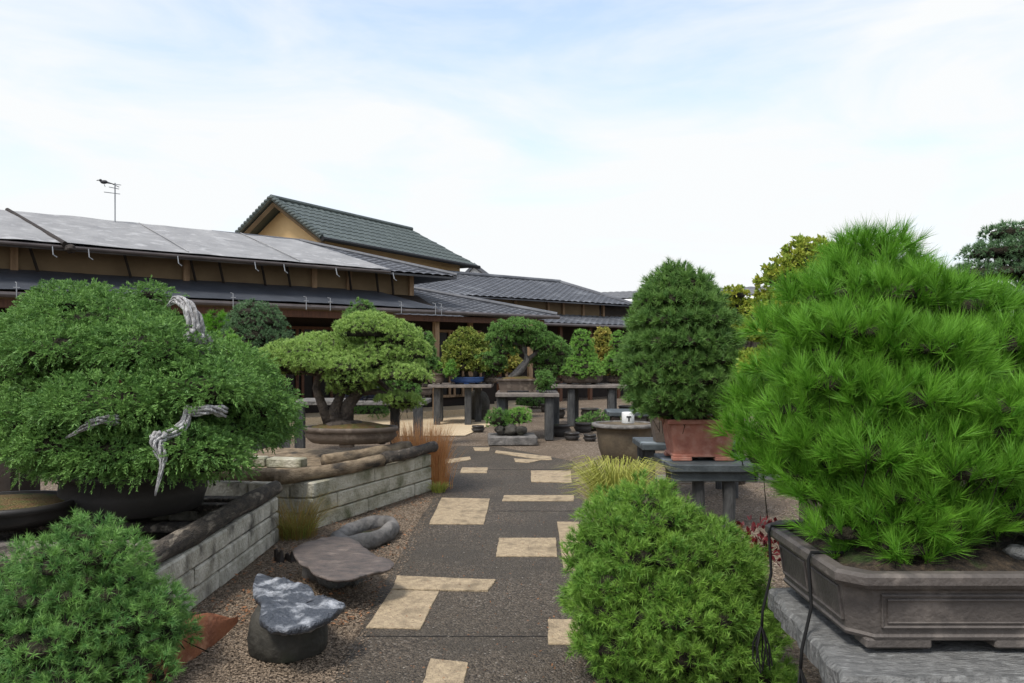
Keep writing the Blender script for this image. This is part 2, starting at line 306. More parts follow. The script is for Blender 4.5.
def pad_clumps(pads, rng, spacing, cut=-.35, under=.45, keep=.82):
    pos = []; nor = []
    A = np.array([[*p[:6]] for p in pads])
    for i, (cx, cy, cz, rx, ry, rz) in enumerate(A):
        area = 4*math.pi*(((rx*ry)**1.6+(rx*rz)**1.6+(ry*rz)**1.6)/3)**(1/1.6)*.75
        n = max(6, int(area/spacing**2)); k = np.arange(n)+.5
        z = 1-k/n*(1-cut); ph = k*2.399963+rng.uniform(0, 6); z = np.clip(z+rng.normal(0, .35/n**.5, n), cut, 1); ph += rng.normal(0, 1.1/n**.5, n)
        s_ = np.sqrt(np.maximum(0, 1-z*z)); d = np.stack([s_*np.cos(ph), s_*np.sin(ph), z], 1)
        zz = np.where(d[:, 2] < 0, d[:, 2]*under, d[:, 2])
        p = np.stack([cx+d[:, 0]*rx, cy+d[:, 1]*ry, cz+zz*rz], 1)
        p += (rng.uniform(-.9, .35, n)*spacing*.55)[:, None]*d
        nn = nrm(d/np.array([rx, ry, rz]))
        ok = np.ones(n, bool)
        for j, B in enumerate(A):
            if j == i: continue
            q = (p-B[:3])/B[3:6]; ok &= ~(((q**2).sum(1) < keep**2) & (q[:, 2] > -.3))
        pos.append(p[ok]); nor.append(nn[ok])
    return np.concatenate(pos), np.concatenate(nor)
def foliage(parent, pads, mat_, seed=1, spacing=.07, clump=.045, tpc=6, kind='needle', k=20, L_=.04, wd=.003, spread=(.2, 1.1), droop=0, up=.45, cut=-.35, core=.78, name='crown', keep=.82, tvar=.28, under=.45, leaf=False, extra=None, inner=.6, fwd=.5, base=.15):
    rng = np.random.default_rng(seed)
    c, nn = pad_clumps(pads, rng, spacing, cut, under, keep)
    if extra is not None: c = np.concatenate([c, extra[0]]); nn = np.concatenate([nn, extra[1]])
    ax = nrm(nn+np.array([0, 0, up])+rng.normal(0, .15, nn.shape)); n = len(c)
    ct = np.clip(.5+rng.normal(0, tvar, n), 0, 1)
    if inner:
        sel = rng.uniform(size=n) < inner; c2 = c[sel]-nn[sel]*spacing*rng.uniform(.8, 2.0, (sel.sum(), 1)); c = np.concatenate([c, c2]); ax = np.concatenate([ax, ax[sel]]); ct = np.concatenate([ct, ct[sel]]); n = len(c)
    C_ = np.repeat(c, tpc, 0); A_ = np.repeat(ax, tpc, 0)
    th = np.arccos(rng.uniform(.05, 1, n*tpc))[:, None]; q = perp(A_, rng); dl = A_*np.cos(th)+q*np.sin(th); pull = fwd
    sz = np.repeat(rng.uniform(.7, 1.25, n), tpc)[:, None]
    p = C_+dl*clump*sz*rng.uniform(.45, 1, (n*tpc, 1)); d = nrm(dl+A_*pull)
    T = np.clip(np.repeat(ct, tpc)+rng.normal(0, .1, n*tpc), 0, 1)
    if kind == 'needle': V, fn, tt, tp = needles(p, d, T, rng, k, L_, wd, spread, droop, base, leaf=leaf)
    else:
        d[:, 2] -= droop; d = nrm(d); V, fn, tt, tp = sprays(p, d, T, rng, k, L_, wd)
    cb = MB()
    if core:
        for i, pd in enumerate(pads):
            m = min(pd[3:6]); cb.blob(pd[:3], [max(.005, pd[3]*core), max(.005, pd[4]*core), max(.005, pd[5]*core*.92)], .25, 2.2, 12, 8, flat=pd[5]*.25, seed=i*3.1+seed)  # solid filler lump per pad, its dark colour standing in for crown shade
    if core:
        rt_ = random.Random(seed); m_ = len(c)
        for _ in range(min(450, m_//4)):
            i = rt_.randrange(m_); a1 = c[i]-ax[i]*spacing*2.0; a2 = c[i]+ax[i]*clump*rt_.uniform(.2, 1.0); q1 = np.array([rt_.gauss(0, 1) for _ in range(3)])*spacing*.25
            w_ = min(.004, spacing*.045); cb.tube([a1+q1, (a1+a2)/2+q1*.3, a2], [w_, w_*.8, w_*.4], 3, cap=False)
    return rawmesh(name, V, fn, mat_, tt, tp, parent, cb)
def mound(levels, pr, seed=0, squash=.6, yk=1.0, rnd=1.0):
    """levels: (z, cx, cy, r). rings of pads filling a mound"""
    rs = random.Random(seed); pads = []
    for z, cx, cy, r in levels:
        q = min(pr, r*.8+.02); rr = max(0, r-q)
        n = max(1, int(2*math.pi*rr/(q*1.15))) if rr > .02 else 1
        a0 = rs.uniform(0, 6)
        for i in range(n):
            a_ = a0+2*math.pi*i/n; f = 1-.04*rnd+rnd*rs.uniform(-.16, .16); s = q*(1+rnd*rs.uniform(-.22, .22))
            pads.append((cx+math.cos(a_)*rr*f, cy+math.sin(a_)*rr*f*yk, z-s*squash*.5+rs.uniform(-.02, .02), s, s*yk, s*squash))
        if rr > q*1.2: pads.append((cx, cy, z-q*squash*.5, rr, rr*yk, q*squash*.7))
    return pads
def limbs(parent, base, top, r0, pads, mat_=None, seed=0, wob=.12, trunk=None, name='trunk', seg=10, every=1):
    rs = random.Random(seed); base = np.array(base, float); top = np.array(top, float); b = MB()
    if trunk is None:
        n = 9; Ln = np.linalg.norm(top-base); trunk = []
        for i in range(n):
            t = i/(n-1); p = base*(1-t)+top*t; p = p+np.array([math.sin(t*5+seed)*wob*Ln*(1-t*.5), math.cos(t*4+seed*2)*wob*.6*Ln, 0])*(min(1, t*3))*.6; trunk.append(p)
    trunk = np.array(trunk); n = len(trunk)
    rad = [r0*(1-.8*i/(n-1))*(1.35 if i == 0 else 1) for i in range(n)]
    b.tube(trunk, rad, seg, rough=.13, seed=seed)
    for i, pd in enumerate(pads[::every]):
        e = np.array(pd[:3])-np.array([0, 0, pd[5]*.2]); j = int(np.argmin([np.linalg.norm(e-t_)+max(0, t_[2]-e[2])*2 for t_ in trunk])); j = min(max(j, 1), n-1)
        s = trunk[j]; m = (s+e)/2+np.array([rs.uniform(-.04, .04), rs.uniform(-.04, .04), rs.uniform(-.02, .05)])
        r1 = rad[j]*.5; b.tube([s, (s+m)/2+np.array([0, 0, .01]), m, (m+e)/2, e], [r1, r1*.8, r1*.6, r1*.42, r1*.2], 6, rough=.1, seed=i)
    return b.build(name, mat_ or M['bark'], parent, True)
def blades(parent, c, r, h, n, mat_, seed=0, lean=.5, wd=.006, name='blades', kink=.5, yk=1.0, make_thing=True):
    rng = np.random.default_rng(seed); a_ = rng.uniform(0, 2*math.pi, n); rr = r*np.sqrt(rng.uniform(0, 1, n))*.5
    b0 = np.stack([c[0]+np.cos(a_)*rr, c[1]+np.sin(a_)*rr*yk, np.full(n, c[2])], 1)
    a2 = a_+rng.normal(0, .5, n); out_ = np.stack([np.cos(a2), np.sin(a2)*yk, np.zeros(n)], 1); hh = h*rng.uniform(.55, 1.05, n); ln = lean*rng.uniform(.2, 1.2, n)*h
    sd = np.stack([-np.sin(a2), np.cos(a2), np.zeros(n)], 1)+rng.normal(0, .5, (n, 3)); sd = nrm(sd)*wd/2
    V = []; tp = []
    ts = np.linspace(0, 1, 5)
    def pt(t): return b0+out_*(ln*t**1.8)[:, None]+np.array([0, 0, 1.])*(hh*(t-kink*t**3*.75))[:, None]
    for i in range(4):
        t0, t1 = ts[i], ts[i+1]; w0, w1 = 1-t0**2*.9, 1-t1**2*.95
        V.append(np.stack([pt(t0)-sd*w0, pt(t0)+sd*w0, pt(t1)+sd*w1, pt(t1)-sd*w1], 1)); tp.append(np.tile([t0, t0, t1, t1], (n, 1)))
    V = np.stack(V, 1).reshape(-1, 3); tp = np.stack(tp, 1).ravel(); T = np.repeat(np.clip(rng.normal(.5, .28, n), 0, 1), 16)
    return rawmesh(name, V, 4, mat_, T, tp, parent)

# ---------------------------------------------------------------- ground and path
def sheet(name, poly, z, m, kind='structure'):
    o = meshobj(name, [(p[0], p[1], z) for p in poly], [tuple(range(len(poly)))], m)
    o['kind'] = kind; return o
# ground: one sheet, gently uneven near the camera
xs = np.concatenate([[-400, -120, -40], np.linspace(-14, 14, 113), [40, 120, 400]]); ys = np.concatenate([[-60, -10], np.linspace(0, 30, 121), [60, 150, 600]])
V = []; 
for y in ys:
    for x in xs:
        z = -.004
        if -13 < x < 13 and 1 < y < 13:
            dx = max(0, -.84-x, x-.9)*min(1, 13-y)
            z += .03*noise.noise(Vector((x*.9, y*.9, 0)))*min(1, dx*2)-.0*dx
        V.append((x, y, z))
nx = len(xs); Fc = [(j*nx+i, j*nx+i+1, (j+1)*nx+i+1, (j+1)*nx+i) for j in range(len(ys)-1) for i in range(nx-1)]
g = meshobj('ground', V, Fc, M['gravel'], smooth=True); g['kind'] = 'structure'
rp = random.Random(5)
lft = [(-.86+rp.uniform(-.02, .02), y) for y in np.linspace(0.5, 10.9, 27)]
rgt = [(.5+min(1, max(0, (y-4)/3))*.25+rp.uniform(-.025, .025), y) for y in np.linspace(10.9, .5, 27)]
V = [(x, y, .008) for x, y in lft+rgt]
pth = meshobj('path', V, [tuple(range(len(V)))], M['asphalt']); pth['kind'] = 'structure'
jb = MB()
for yy in (G(450, 638)[1], G(450, 512)[1], 10.7):
    jb.box((-.18 if yy < 5 else -.06, yy, .0095), (1.27 if yy < 5 else 1.5, .006, .003))
j = jb.build('path_joint', M['black']); j['kind'] = 'structure'
dk = sheet('side_path', [G(440, 468.5)[:2], G(505, 468.5)[:2], G(572, 468.5)[:2], G(575, 462)[:2], G(545, 456)[:2], G(500, 447)[:2], G(455, 446)[:2], G(440, 455)[:2]], .006, M['asphalt'])
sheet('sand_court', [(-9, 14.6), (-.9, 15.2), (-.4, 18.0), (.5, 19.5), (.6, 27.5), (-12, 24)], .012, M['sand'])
slabs = [
 ([(430,657),(468,661),(460,700),(418,700)], 'tan paving slab cut off by the bottom edge of the photo'),
 ([(397,575),(496,579),(488,589.5),(392,588)], 'long narrow tan strip forming the top of the L shaped paving'),
 ([(391,589),(439,590),(421,627),(366,626)], 'tan square slab forming the foot of the L shaped paving'),
 ([(548,618),(600,618),(606,642),(548,642)], 'tan slab half hidden under the left of the foreground pine mound'),
 ([(499,537),(556,537),(557,555),(496,555)], 'wide tan slab lying crosswise in the middle of the dark path'),
 ([(557,521),(579,521),(585,569),(564,569)], 'narrow tan slab lying lengthwise beside the wide crosswise slab'),
 ([(441.5,497),(490,498),(484,523),(429,523)], 'squarish tan slab with dirty brown centre on the path left side'),
 ([(504,494.5),(574,494.5),(574,500),(502,500)], 'thin long tan strip crossing the path behind the dirty slab'),
 ([(531,470),(571,470),(572,482),(531,481)], 'duller brown tan slab on the path near the yellow grass'),
 ([(462,467),(488,467),(487,472),(460,472)], 'small tan slab at the far left corner of the main path'),
 ([(438,460),(470,456),(471,459),(440,464)], 'slanted thin tan slab beside the orange grass clump'),
 ([(496,450),(551,456),(552,459),(540,459),(495,452)], 'long slanted tan slab in front of the low planter block'),
 ([(514,458),(541,459.5),(529,462),(515,461)], 'short pointed tan slab touching the long slanted one'),
 ([(473,447),(490,447),(489,450),(475,450)], 'smallest and farthest tan slab past the end of the path')]
for k, (poly, lab) in enumerate(slabs):
    pts = [G(*p, z=.022) for p in poly]; rs = random.Random(k); q = []
    for i in range(len(pts)):
        a_, b_ = pts[i][:2], pts[(i+1) % len(pts)][:2]; n = 7
        for t in range(n):
            p = a_+(b_-a_)*t/n; q.append(p+np.array([rs.uniform(-1, 1), rs.uniform(-1, 1)])*.0035)
    z1 = .017 if k != 1 else .02
    b = MB(); b.prism(q[::-1] if np.cross(np.append(q[3]-q[0], 0), np.append(q[10]-q[0], 0))[2] < 0 else q, 0, z1, .004)
    o = b.build('paving_slab', M['slab'], origin=(*np.mean(q, axis=0), 0)); tag(o, lab, 'paving slab', 'tan stone slabs set in the path')

def in_box(x, y, B): return B[0] < x < B[1] and B[2] < y < B[3]
# loose pebbles and fallen leaves, nobody could count them
def scatter(name, n, region, zfun, size, m, seed, lab, flat=.6, leaf=False, skip=()):
    rng = np.random.default_rng(seed); x = rng.uniform(region[0], region[1], n*2); y = region[2]+(region[3]-region[2])*rng.uniform(0, 1, n*2)**1.6
    ok = np.array([not any(in_box(a_, b_, s) for s in skip) for a_, b_ in zip(x, y)]); x = x[ok][:n]; y = y[ok][:n]; n = len(x)
    s = size*rng.uniform(.5, 1.3, n)
    if leaf:
        d = nrm(np.stack([rng.normal(size=n), rng.normal(size=n), rng.normal(0, .25, n)], 1)); sd = nrm(np.cross(d, nrm(np.stack([rng.normal(0, .3, n), rng.normal(0, .3, n), np.ones(n)], 1))))
        c = np.stack([x, y, np.full(n, .03)], 1); V = np.stack([c, c+d*s[:, None]*.5+sd*s[:, None]*.25, c+d*s[:, None], c+d*s[:, None]*.5-sd*s[:, None]*.25], 1).reshape(-1, 3); fn = 4
        T = np.repeat(rng.uniform(0, 1, n), 4)
    else:
        O = np.array([(1, 0, 0), (0, 1, 0), (-1, 0, 0), (0, -1, 0), (0, 0, 1)], float); a_ = rng.uniform(0, 6.28, n); tri = [(0, 1, 4), (1, 2, 4), (2, 3, 4), (3, 0, 4)]
        sx = rng.uniform(.7, 1.2, n); vv = []
        for o_ in O:
            ox, oy = o_[0]*sx, o_[1]/sx; vv.append(np.stack([x+(ox*np.cos(a_)-oy*np.sin(a_))*s, y+(ox*np.sin(a_)+oy*np.cos(a_))*s, .012+o_[2]*s*flat+0*x], 1))
        V = np.stack([np.stack([vv[i] for i in t], 1) for t in tri], 1).reshape(-1, 3); fn = 3; T = np.repeat(rng.uniform(0, 1, n), 12)
    dummy = thing('tmp', (0, 0, 0), 'x', 'x'); o = rawmesh(name, V, fn, m, T, T*0, dummy); o.parent = None; bpy.data.objects.remove(dummy)
    o['label'] = lab; o['category'] = 'ground litter'; o['kind'] = 'stuff'; return o
L['pebble'] = leafmat('pebbles', (.05, .036, .024), (.27, .205, .145), None, trans=0, rough=.8)
L['chip'] = leafmat('pale_chips', (.15, .13, .11), (.4, .37, .32), None, trans=0, rough=.7)
scatter('loose_gravel', 46000, (-1.95, -.86, 3.2, 11), None, .0062, L['pebble'], 1, 'loose brown gravel between the block walls and the path')
scatter('loose_gravel', 26000, (.72, 4.2, 3.2, 12), None, .0075, L['pebble'], 2, 'loose brown gravel around the tables right of the path')
scatter('stone_chips', 420, (-.84, .6, 3.2, 10.5), None, .0045, L['chip'], 3, 'pale stone chips strewn over the dark path', flat=.4)
scatter('fallen_leaves', 1300, (-1.9, -.85, 4.5, 8.8), None, .03, L['litter'], 4, 'reddish fallen leaves on the gravel by the block walls', leaf=True)
scatter('loose_gravel', 2600, (-1.0, -.78, 3.2, 11), None, .006, L['pebble'], 12, 'brown gravel spilled along the left path edge')
scatter('fallen_needles', 800, (-.84, .6, 3.2, 11), None, .015, L['litter'], 14, 'thin brown needles lying on the dark path', leaf=True)
scatter('fallen_leaves', 120, (-.8, 4, 3.4, 14), None, .022, L['litter'], 6, 'few brown fallen leaves on the path and right hand gravel', leaf=True)

# ---------------------------------------------------------------- buildings
U = nrm(np.array([.769, .639])); Vn = nrm(np.array([-.639, .769])); O1 = np.array([-8.55, 13.3])
def W(u, v, z): p = O1+U*u+Vn*v; return np.array([p[0], p[1], z])
def upx(px, v):
    r = np.array([(px-512)/F, 1.0]); t = (v+np.dot(O1, Vn))/np.dot(r, Vn); return float(np.dot(t*r-O1, U))
def tile_plane(b, A, B, C, D, udir, rib=.27, course=.25, amp=.028, nu=None, thick=.05):
    """A,B eave ends; C,D top ends (A below D, B below C)"""
    A, B, C, D = [np.array(x, float) for x in (A, B, C, D)]
    n_ = nrm(np.cross(B-A, D-A)); n_ = n_ if n_[2] > 0 else -n_
    Lu = max(np.linalg.norm(B-A), np.linalg.norm(C-D)); Lv = max(np.linalg.norm(D-A), np.linalg.norm(C-B))*.7+.3*np.linalg.norm((D+C-A-B)/2)
    nu = nu or min(400, int(Lu/rib*6)); cs = max(2, int(np.linalg.norm((D+C-A-B)/2)/course)); V = []; vs_ = []
    for i in range(cs): vs_ += [(i/cs, .0), ((i+.97)/cs, 1.0)]
    vs_.append((1, 0)); ud = np.array([udir[0], udir[1], 0])
    for v, st in vs_:
        for i in range(nu+1):
            u = i/nu; p = (A*(1-u)+B*u)*(1-v)+(D*(1-u)+C*u)*v; ph = float(np.dot(p, ud))/rib*math.pi
            h = amp*abs(math.sin(ph))**.7+.022*(1-st); V.append(p+n_*h)
    m = nu+1; Fc = [(j*m+i, j*m+i+1, (j+1)*m+i+1, (j+1)*m+i) for j in range(len(vs_)-1) for i in range(nu)]
    b.add(V, Fc)
    q = [A, B, C, D]; lo = [x-n_*thick for x in q]
    b.add(lo+[x-n_*.004 for x in q], [(3, 2, 1, 0), (0, 1, 5, 4), (1, 2, 6, 5), (2, 3, 7, 6), (3, 0, 4, 7)])
def slab_plane(b, pts, thick=.06, sub=None):
    n_ = nrm(np.cross(pts[1]-pts[0], pts[-1]-pts[0])); n_ = n_ if n_[2] > 0 else -n_
    k = len(pts); V = list(pts)+[p-n_*thick for p in pts]
    b.add(V, [tuple(range(k)), tuple(range(2*k-1, k-1, -1))]+[(i, k+i, k+(i+1) % k, (i+1) % k) for i in range(k)])
u0 = upx(-150, 0); uK = upx(557, 0); uE = upx(412, 1.0)      # wall end
bl = thing('timber_building', W(0, 3, 0), 'long low timber building with pale grey sheeted upper roof on the left', 'building')
# upper roof tiles (under sheet): eave v=.3 z=3.47, ridge v=3.3 z=4.6
uC = upx(457, .3); uRidge = upx(300, 3.3); uS = upx(388, .3)
b = MB(); zR1 = 4.4
tile_plane(b, W(uS-3, .3, 3.47), W(uC, .3, 3.47), W(uRidge, 3.3, zR1), W(uS-3, 3.3, zR1), U, nu=240)
tile_plane(b, W(uC, .3, 3.47), W(uC, 6.3, 3.47), W(uRidge, 3.3, zR1), W(uRidge, 3.3, zR1), Vn)
slab_plane(b, [W(u0, .3, 3.465), W(uS-2.9, .3, 3.465), W(uS-2.9, 3.3, zR1-.01), W(u0, 3.3, zR1-.01)])
slab_plane(b, [W(u0, 6.3, 3.46), W(uC, 6.3, 3.46), W(uRidge, 3.3, zR1-.01), W(u0, 3.3, zR1-.01)])
b.tube([W(uC, .3, 3.53), W(uRidge, 3.3, zR1+.06)], .05, 8)
b.tube([W(uS-3, 3.3, zR1+.05), W(uRidge, 3.3, zR1+.05)], .05, 8)
upper = b.build('upper_roof', M['tile'], bl)
# sheet: gridded with sag and wrinkles
def sheet_grid(A, B, C, D, nu, nv, lift_=.07, amp=.025, seed=0):
    n_ = nrm(np.cross(B-A, D-A)); n_ = n_ if n_[2] > 0 else -n_; V = []
    for j in range(nv+1):
        for i in range(nu+1):
            u, v = i/nu, j/nv; p = (A*(1-u)+B*u)*(1-v)+(D*(1-u)+C*u)*v
            V.append(p+n_*(lift_+amp*noise.noise(Vector((p[0]*.6, p[1]*.6, seed)))+amp*.5*noise.noise(Vector((p[0]*2.2, p[1]*2.2, seed)))))
    m = nu+1; return V, [(j*m+i, j*m+i+1, (j+1)*m+i+1, (j+1)*m+i) for j in range(nv) for i in range(nu)]
uD = upx(66, .3); uD2 = upx(8, 3.3)
b = MB(); b.add(*sheet_grid(W(uD, .2, 3.43), W(uS, .2, 3.43), W(uRidge-.2, 3.35, zR1+.0), W(uD2, 3.35, zR1+.0), 60, 12, .1))
b.add(*sheet_grid(W(u0, .2, 3.43), W(uD-.02, .2, 3.43), W(uD2-.02, 3.35, zR1+.0), W(u0, 3.35, zR1+.0), 20, 12, .1, seed=4))
b.build('roof_sheet', M['roof_sheet'], bl, True)
for k_ in range(5):
    uu = uD+2.1+k_*2.3; t0 = W(uu, .22, 3.56); t1 = W(uu-.1, 3.3, zR1+.1)
    if uu < uRidge-.3: MB().tube([t0, (t0+t1)/2+[0, 0, .01], t1], .012, 4).build('sheet_seam', M['roof_sheet'], bl)
b = MB(); b.tube([W(uD-.05, .1, 3.5), W(uD2, 3.35, zR1+.1)], .05, 8, rough=.1); b.blob(W(uD+.02, .05, 3.42), (.09, .08, .08), .3); b.build('roof_seam', M['dark_wood'], bl)
b = MB(); b.tube([W(u0, .2, 3.46), W(uS, .2, 3.46)], .035, 8); b.build('sheet_edge_pole', M['gutter'], bl)
# upper wall band
b = MB()
wb = [W(u0, 1.0, 2.6), W(uE, 1.0, 2.6), W(uE, 5.6, 2.6), W(u0, 5.6, 2.6)]
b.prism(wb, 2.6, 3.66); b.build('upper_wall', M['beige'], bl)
ang = math.atan2(U[1], U[0])
for px in (14, 186, 314, 349, 411):
    c = W(upx(px, .96), .96, 3.34); MB().box(c, (.12, .08, .66), ang).build('wall_post', M['timber'], bl)
for px in (40, 133, 198, 226, 268, 293, 354, 381, 396):
    u_ = upx(px, .8); MB().tube([W(u_, .92, 3.02), W(u_-.18, .72, 3.5)], .028, 6).build('brace', M['dark_wood'], bl)
MB().box(W((u0+uE)/2, .93, 3.585), (uE-u0, .1, .09), ang).build('top_rail', M['dark_wood'], bl)
# lower roof, dark sheet
b = MB(); uF = upx(405, 0)
b.add(*sheet_grid(W(u0, -.02, 2.6), W(uF+1.0, -.02, 2.6), W(uF-.15, 1.0, 3.03), W(u0, 1.0, 3.03), 70, 6, .06, .018, 7)); b.build('lower_roof_sheet', M['roof_dark'], bl, True)
b = MB(); slab_plane(b, [W(u0, 0, 2.6), W(uF+1.0, 0, 2.6), W(uF+1.0, 1.0, 3.02), W(u0, 1.0, 3.02)], .05)
b.build('lower_roof', M['dark_wood'], bl)
b = MB(); zt = lambda v: 2.6+.26*v
tile_plane(b, W(uF+.4, 0, 2.58), W(uK, 0, 2.58), W(uK-3.4, 3.4, zt(3.4)), W(uF-2.5, 3.4, zt(3.4)), U, nu=220)
tile_plane(b, W(uK, 0, 2.58), W(uK, 3.4, 2.58), W(uK-3.4, 3.4, zt(3.4)), W(uK-3.4, 3.4, zt(3.4)), Vn)
b.tube([W(uK, 0, 2.64), W(uK-3.4, 3.4, zt(3.4)+.07)], .06, 8)
b.build('corner_roof', M['tile'], bl)
gt = MB().tube([W(u0, -.08, 2.56), W(uK, -.08, 2.56)], .05, 8).build('gutter', M['gutter'], bl)
for px in (16, 232, 305, 329, 400, 434, 440):
    u_ = upx(px, -.08); q = MB(); q.tube([W(u_, -.14, 2.5), W(u_, -.14, 2.76), W(u_, -.02, 2.78)], .009, 5); q.tube([W(u_-.05, -.14, 2.68), W(u_+.05, -.14, 2.68)], .008, 5); q.build('bracket', M['metal'], gt)
for px in (52, 88, 177, 254, 283, 335, 392):
    u_ = upx(px, .2); MB().tube([W(u_, .16, 3.45), W(u_, .1, 3.3), W(u_+.06, .1, 3.26)], .01, 5).build('hook', M['metal'], bl)
# ground floor: dark set back wall, tan veranda posts, sliding doors
b = MB(); uEnd = uK-.4
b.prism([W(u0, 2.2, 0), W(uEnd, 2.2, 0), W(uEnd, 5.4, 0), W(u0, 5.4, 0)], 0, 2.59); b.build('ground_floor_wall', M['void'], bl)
MB().box(W((u0+uEnd)/2, 1.4, .08), (uEnd-u0, 1.3, .16), ang).build('veranda_deck', M['sand'], bl)
MB().box(W((u0+uEnd)/2, .12, 2.42), (uEnd-u0, .12, .14), ang).build('eave_beam', M['timber_red'], bl)
for i, px in enumerate((-60, 50, 160, 258, 345, 436, 500)):
    u_ = upx(px, .3); MB().box(W(u_, .3, 1.2), (.12, .12, 2.4), ang).build('post', M['timber'] if px in (436,) else M['timber_red'], bl)
for px in (30, 120, 285, 315, 395, 450, 468):
    u_ = upx(px, 2.1); q = MB(); wd_ = .95
    for dx in (-.45, 0, .45): q.box(W(u_+dx, 2.12, 1.3), (.06, .05, 1.8), ang)
    for zz in (.43, 1.3, 2.2): q.box(W(u_, 2.12, zz), (wd_, .045, .07), ang)
    d = q.build('sliding_door', M['timber_red'] if px < 400 else M['timber'], bl)
    MB().box(W(u_, 2.17, 1.3), (.9, .03, 1.75), ang).build('pane', M['glass'], d)
for px in (470, 505, 530):
    MB().box(W(upx(px, 2.15), 2.15, 1.4), (.14, .1, 2.3), ang).build('wall_post', M['timber'], bl)

# middle wing
wg = thing('timber_building', W(uK+4, 8, 0), 'tiled wing with two tiers of grey roof behind the bonsai tables', 'building')
a0_ = upx(405, 5.1); aC = upx(634, 5.1); aR0 = upx(440, 9); aR = upx(560, 9); zr = 4.6
b = MB()
tile_plane(b, W(a0_, 5.1, 3.47), W(aC, 5.1, 3.47), W(aR, 9, zr), W(aR0-3, 9, zr), U, rib=.3, nu=360)
tile_plane(b, W(aC, 5.1, 3.47), W(aC, 12.9, 3.47), W(aR, 9, zr), W(aR, 9, zr), Vn, rib=.3)
tile_plane(b, W(aC, 12.9, 3.47), W(a0_, 12.9, 3.47), W(aR0-3, 9, zr), W(aR, 9, zr), U, rib=.5, nu=60)
b.tube([W(aR0-3, 9, zr+.06), W(aR, 9, zr+.06)], .09, 8); b.tube([W(aR, 9, zr+.05), W(aC, 5.1, 3.52)], .08, 8)
b.build('upper_roof', M['tile'], wg)
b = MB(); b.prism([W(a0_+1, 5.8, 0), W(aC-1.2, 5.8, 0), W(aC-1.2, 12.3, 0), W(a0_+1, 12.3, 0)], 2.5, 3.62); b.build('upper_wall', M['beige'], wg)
for px in (445, 480, 515, 548, 563, 583, 603): MB().box(W(upx(px, 5.76), 5.76, 3.2), (.1, .1, .9), ang).build('wall_post', M['timber'], wg)
b = MB(); c0 = uK-3.4; c1 = upx(700, 3.4)
tile_plane(b, W(c0, 3.4, 2.58), W(c1, 3.4, 2.58), W(c1-.5, 5.8, 3.02), W(c0, 5.8, 3.02), U, rib=.3, nu=300); b.build('lower_roof', M['tile'], wg)
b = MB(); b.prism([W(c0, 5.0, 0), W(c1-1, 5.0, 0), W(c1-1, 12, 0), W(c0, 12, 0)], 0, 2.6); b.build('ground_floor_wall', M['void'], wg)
MB().tube([W(c0, 3.35, 2.54), W(c1, 3.35, 2.54)], .05, 8).build('gutter', M['gutter'], wg)
for px in (560, 590, 618): MB().box(W(upx(px, 3.8), 3.8, 1.25), (.12, .12, 2.5), ang).build('post', M['timber_red'], wg)

# far hall on the right, behind the pines
fh = thing('far_hall', (6, 39, 0), 'distant hall with grey roof and white eave band seen between pines', 'building')
A_, B_ = P(585, 300, 38), P(900, 291, 33); C_, D_ = P(900, 282, 38), P(585, 293.5, 44)
b = MB(); tile_plane(b, A_, B_, C_, D_, nrm((B_-A_)[:2]), rib=.35, nu=300, course=.4); b.build('roof', M['tile'], fh)
b = MB(); dd = nrm((B_-A_)[:2]); nn_ = np.array([-dd[1], dd[0]])
q = [A_[:2]+nn_*.5, B_[:2]+nn_*.5, B_[:2]+nn_*7, A_[:2]+nn_*7]; b.prism([(*p, 0) for p in q], 0, min(A_[2], B_[2])-.08); b.build('wall', M['dark_wood'], fh)
b = MB(); b.tube([A_-[0, .1, .15], B_-[0, .1, .15]], .13, 4); b.build('eave_band', M['wallwhite'], fh)

# green roofed house
gh0 = np.array([(322-512)/F*24, 24.0]); g1 = nrm(np.array([448/F, 1.0])); g2 = np.array([-g1[1], g1[0]])
def Gp(u, v, z): p = gh0+g1*u+g2*v; return np.array([p[0], p[1], z])
ze = H+117*24/F
def solve_u(px, v):
    r = np.array([(px-512)/F, 1.0]); t = (v+np.dot(gh0, g2))/np.dot(r, g2); return float(np.dot(t*r-gh0, g1))
hw = min(np.linspace(1, 6, 501), key=lambda h_: abs(512+F*Gp(0, h_, 0)[0]/Gp(0, h_, 0)[1]-272))
# ridge height such that the apex at (u=0,v=hw) falls at y=196
ap = Gp(0, hw, 0); zr2 = H+(355-199)*ap[1]/F; pxap = 512+F*ap[0]/ap[1]
uL = solve_u(478, 0)
gh = thing('plaster_house', Gp(3, hw, 0), 'tall ochre plaster house with green tiled gable roof behind the low buildings', 'house')
b = MB()
uR = solve_u(411, hw)
tile_plane(b, Gp(uL, 0, ze), Gp(uL, 2*hw, ze), Gp(uR, hw, zr2), Gp(uR, hw, zr2), g2, rib=.3, course=.3, amp=.04)
tile_plane(b, Gp(0, 0, ze), Gp(uL, 0, ze), Gp(uR, hw, zr2), Gp(0, hw, zr2), g1, rib=.3, course=.3, amp=.04, nu=360)
tile_plane(b, Gp(uL, 2*hw, ze), Gp(0, 2*hw, ze), Gp(0, hw, zr2), Gp(uR, hw, zr2), g1, rib=.3, course=.3, amp=.04, nu=200)
b.tube([Gp(-.05, hw, zr2+.06), Gp(uR+.05, hw, zr2+.06)], .08, 8)
b.build('roof', M['tile_green'], gh)
b = MB()
for s in (0, 1):
    ve = 0 if s == 0 else 2*hw
    b.tube([Gp(-.02, ve, ze+.03), Gp(-.02, hw, zr2+.05)], .08, 8)
    n = 16
    for i in range(n):
        t = (i+.5)/n; c = Gp(-.02, ve*(1-t)+hw*t, (ze+.08)*(1-t)+(zr2+.08)*t); b.blob(c, (.11, .11, .06), .1, seg=8, ring=5)
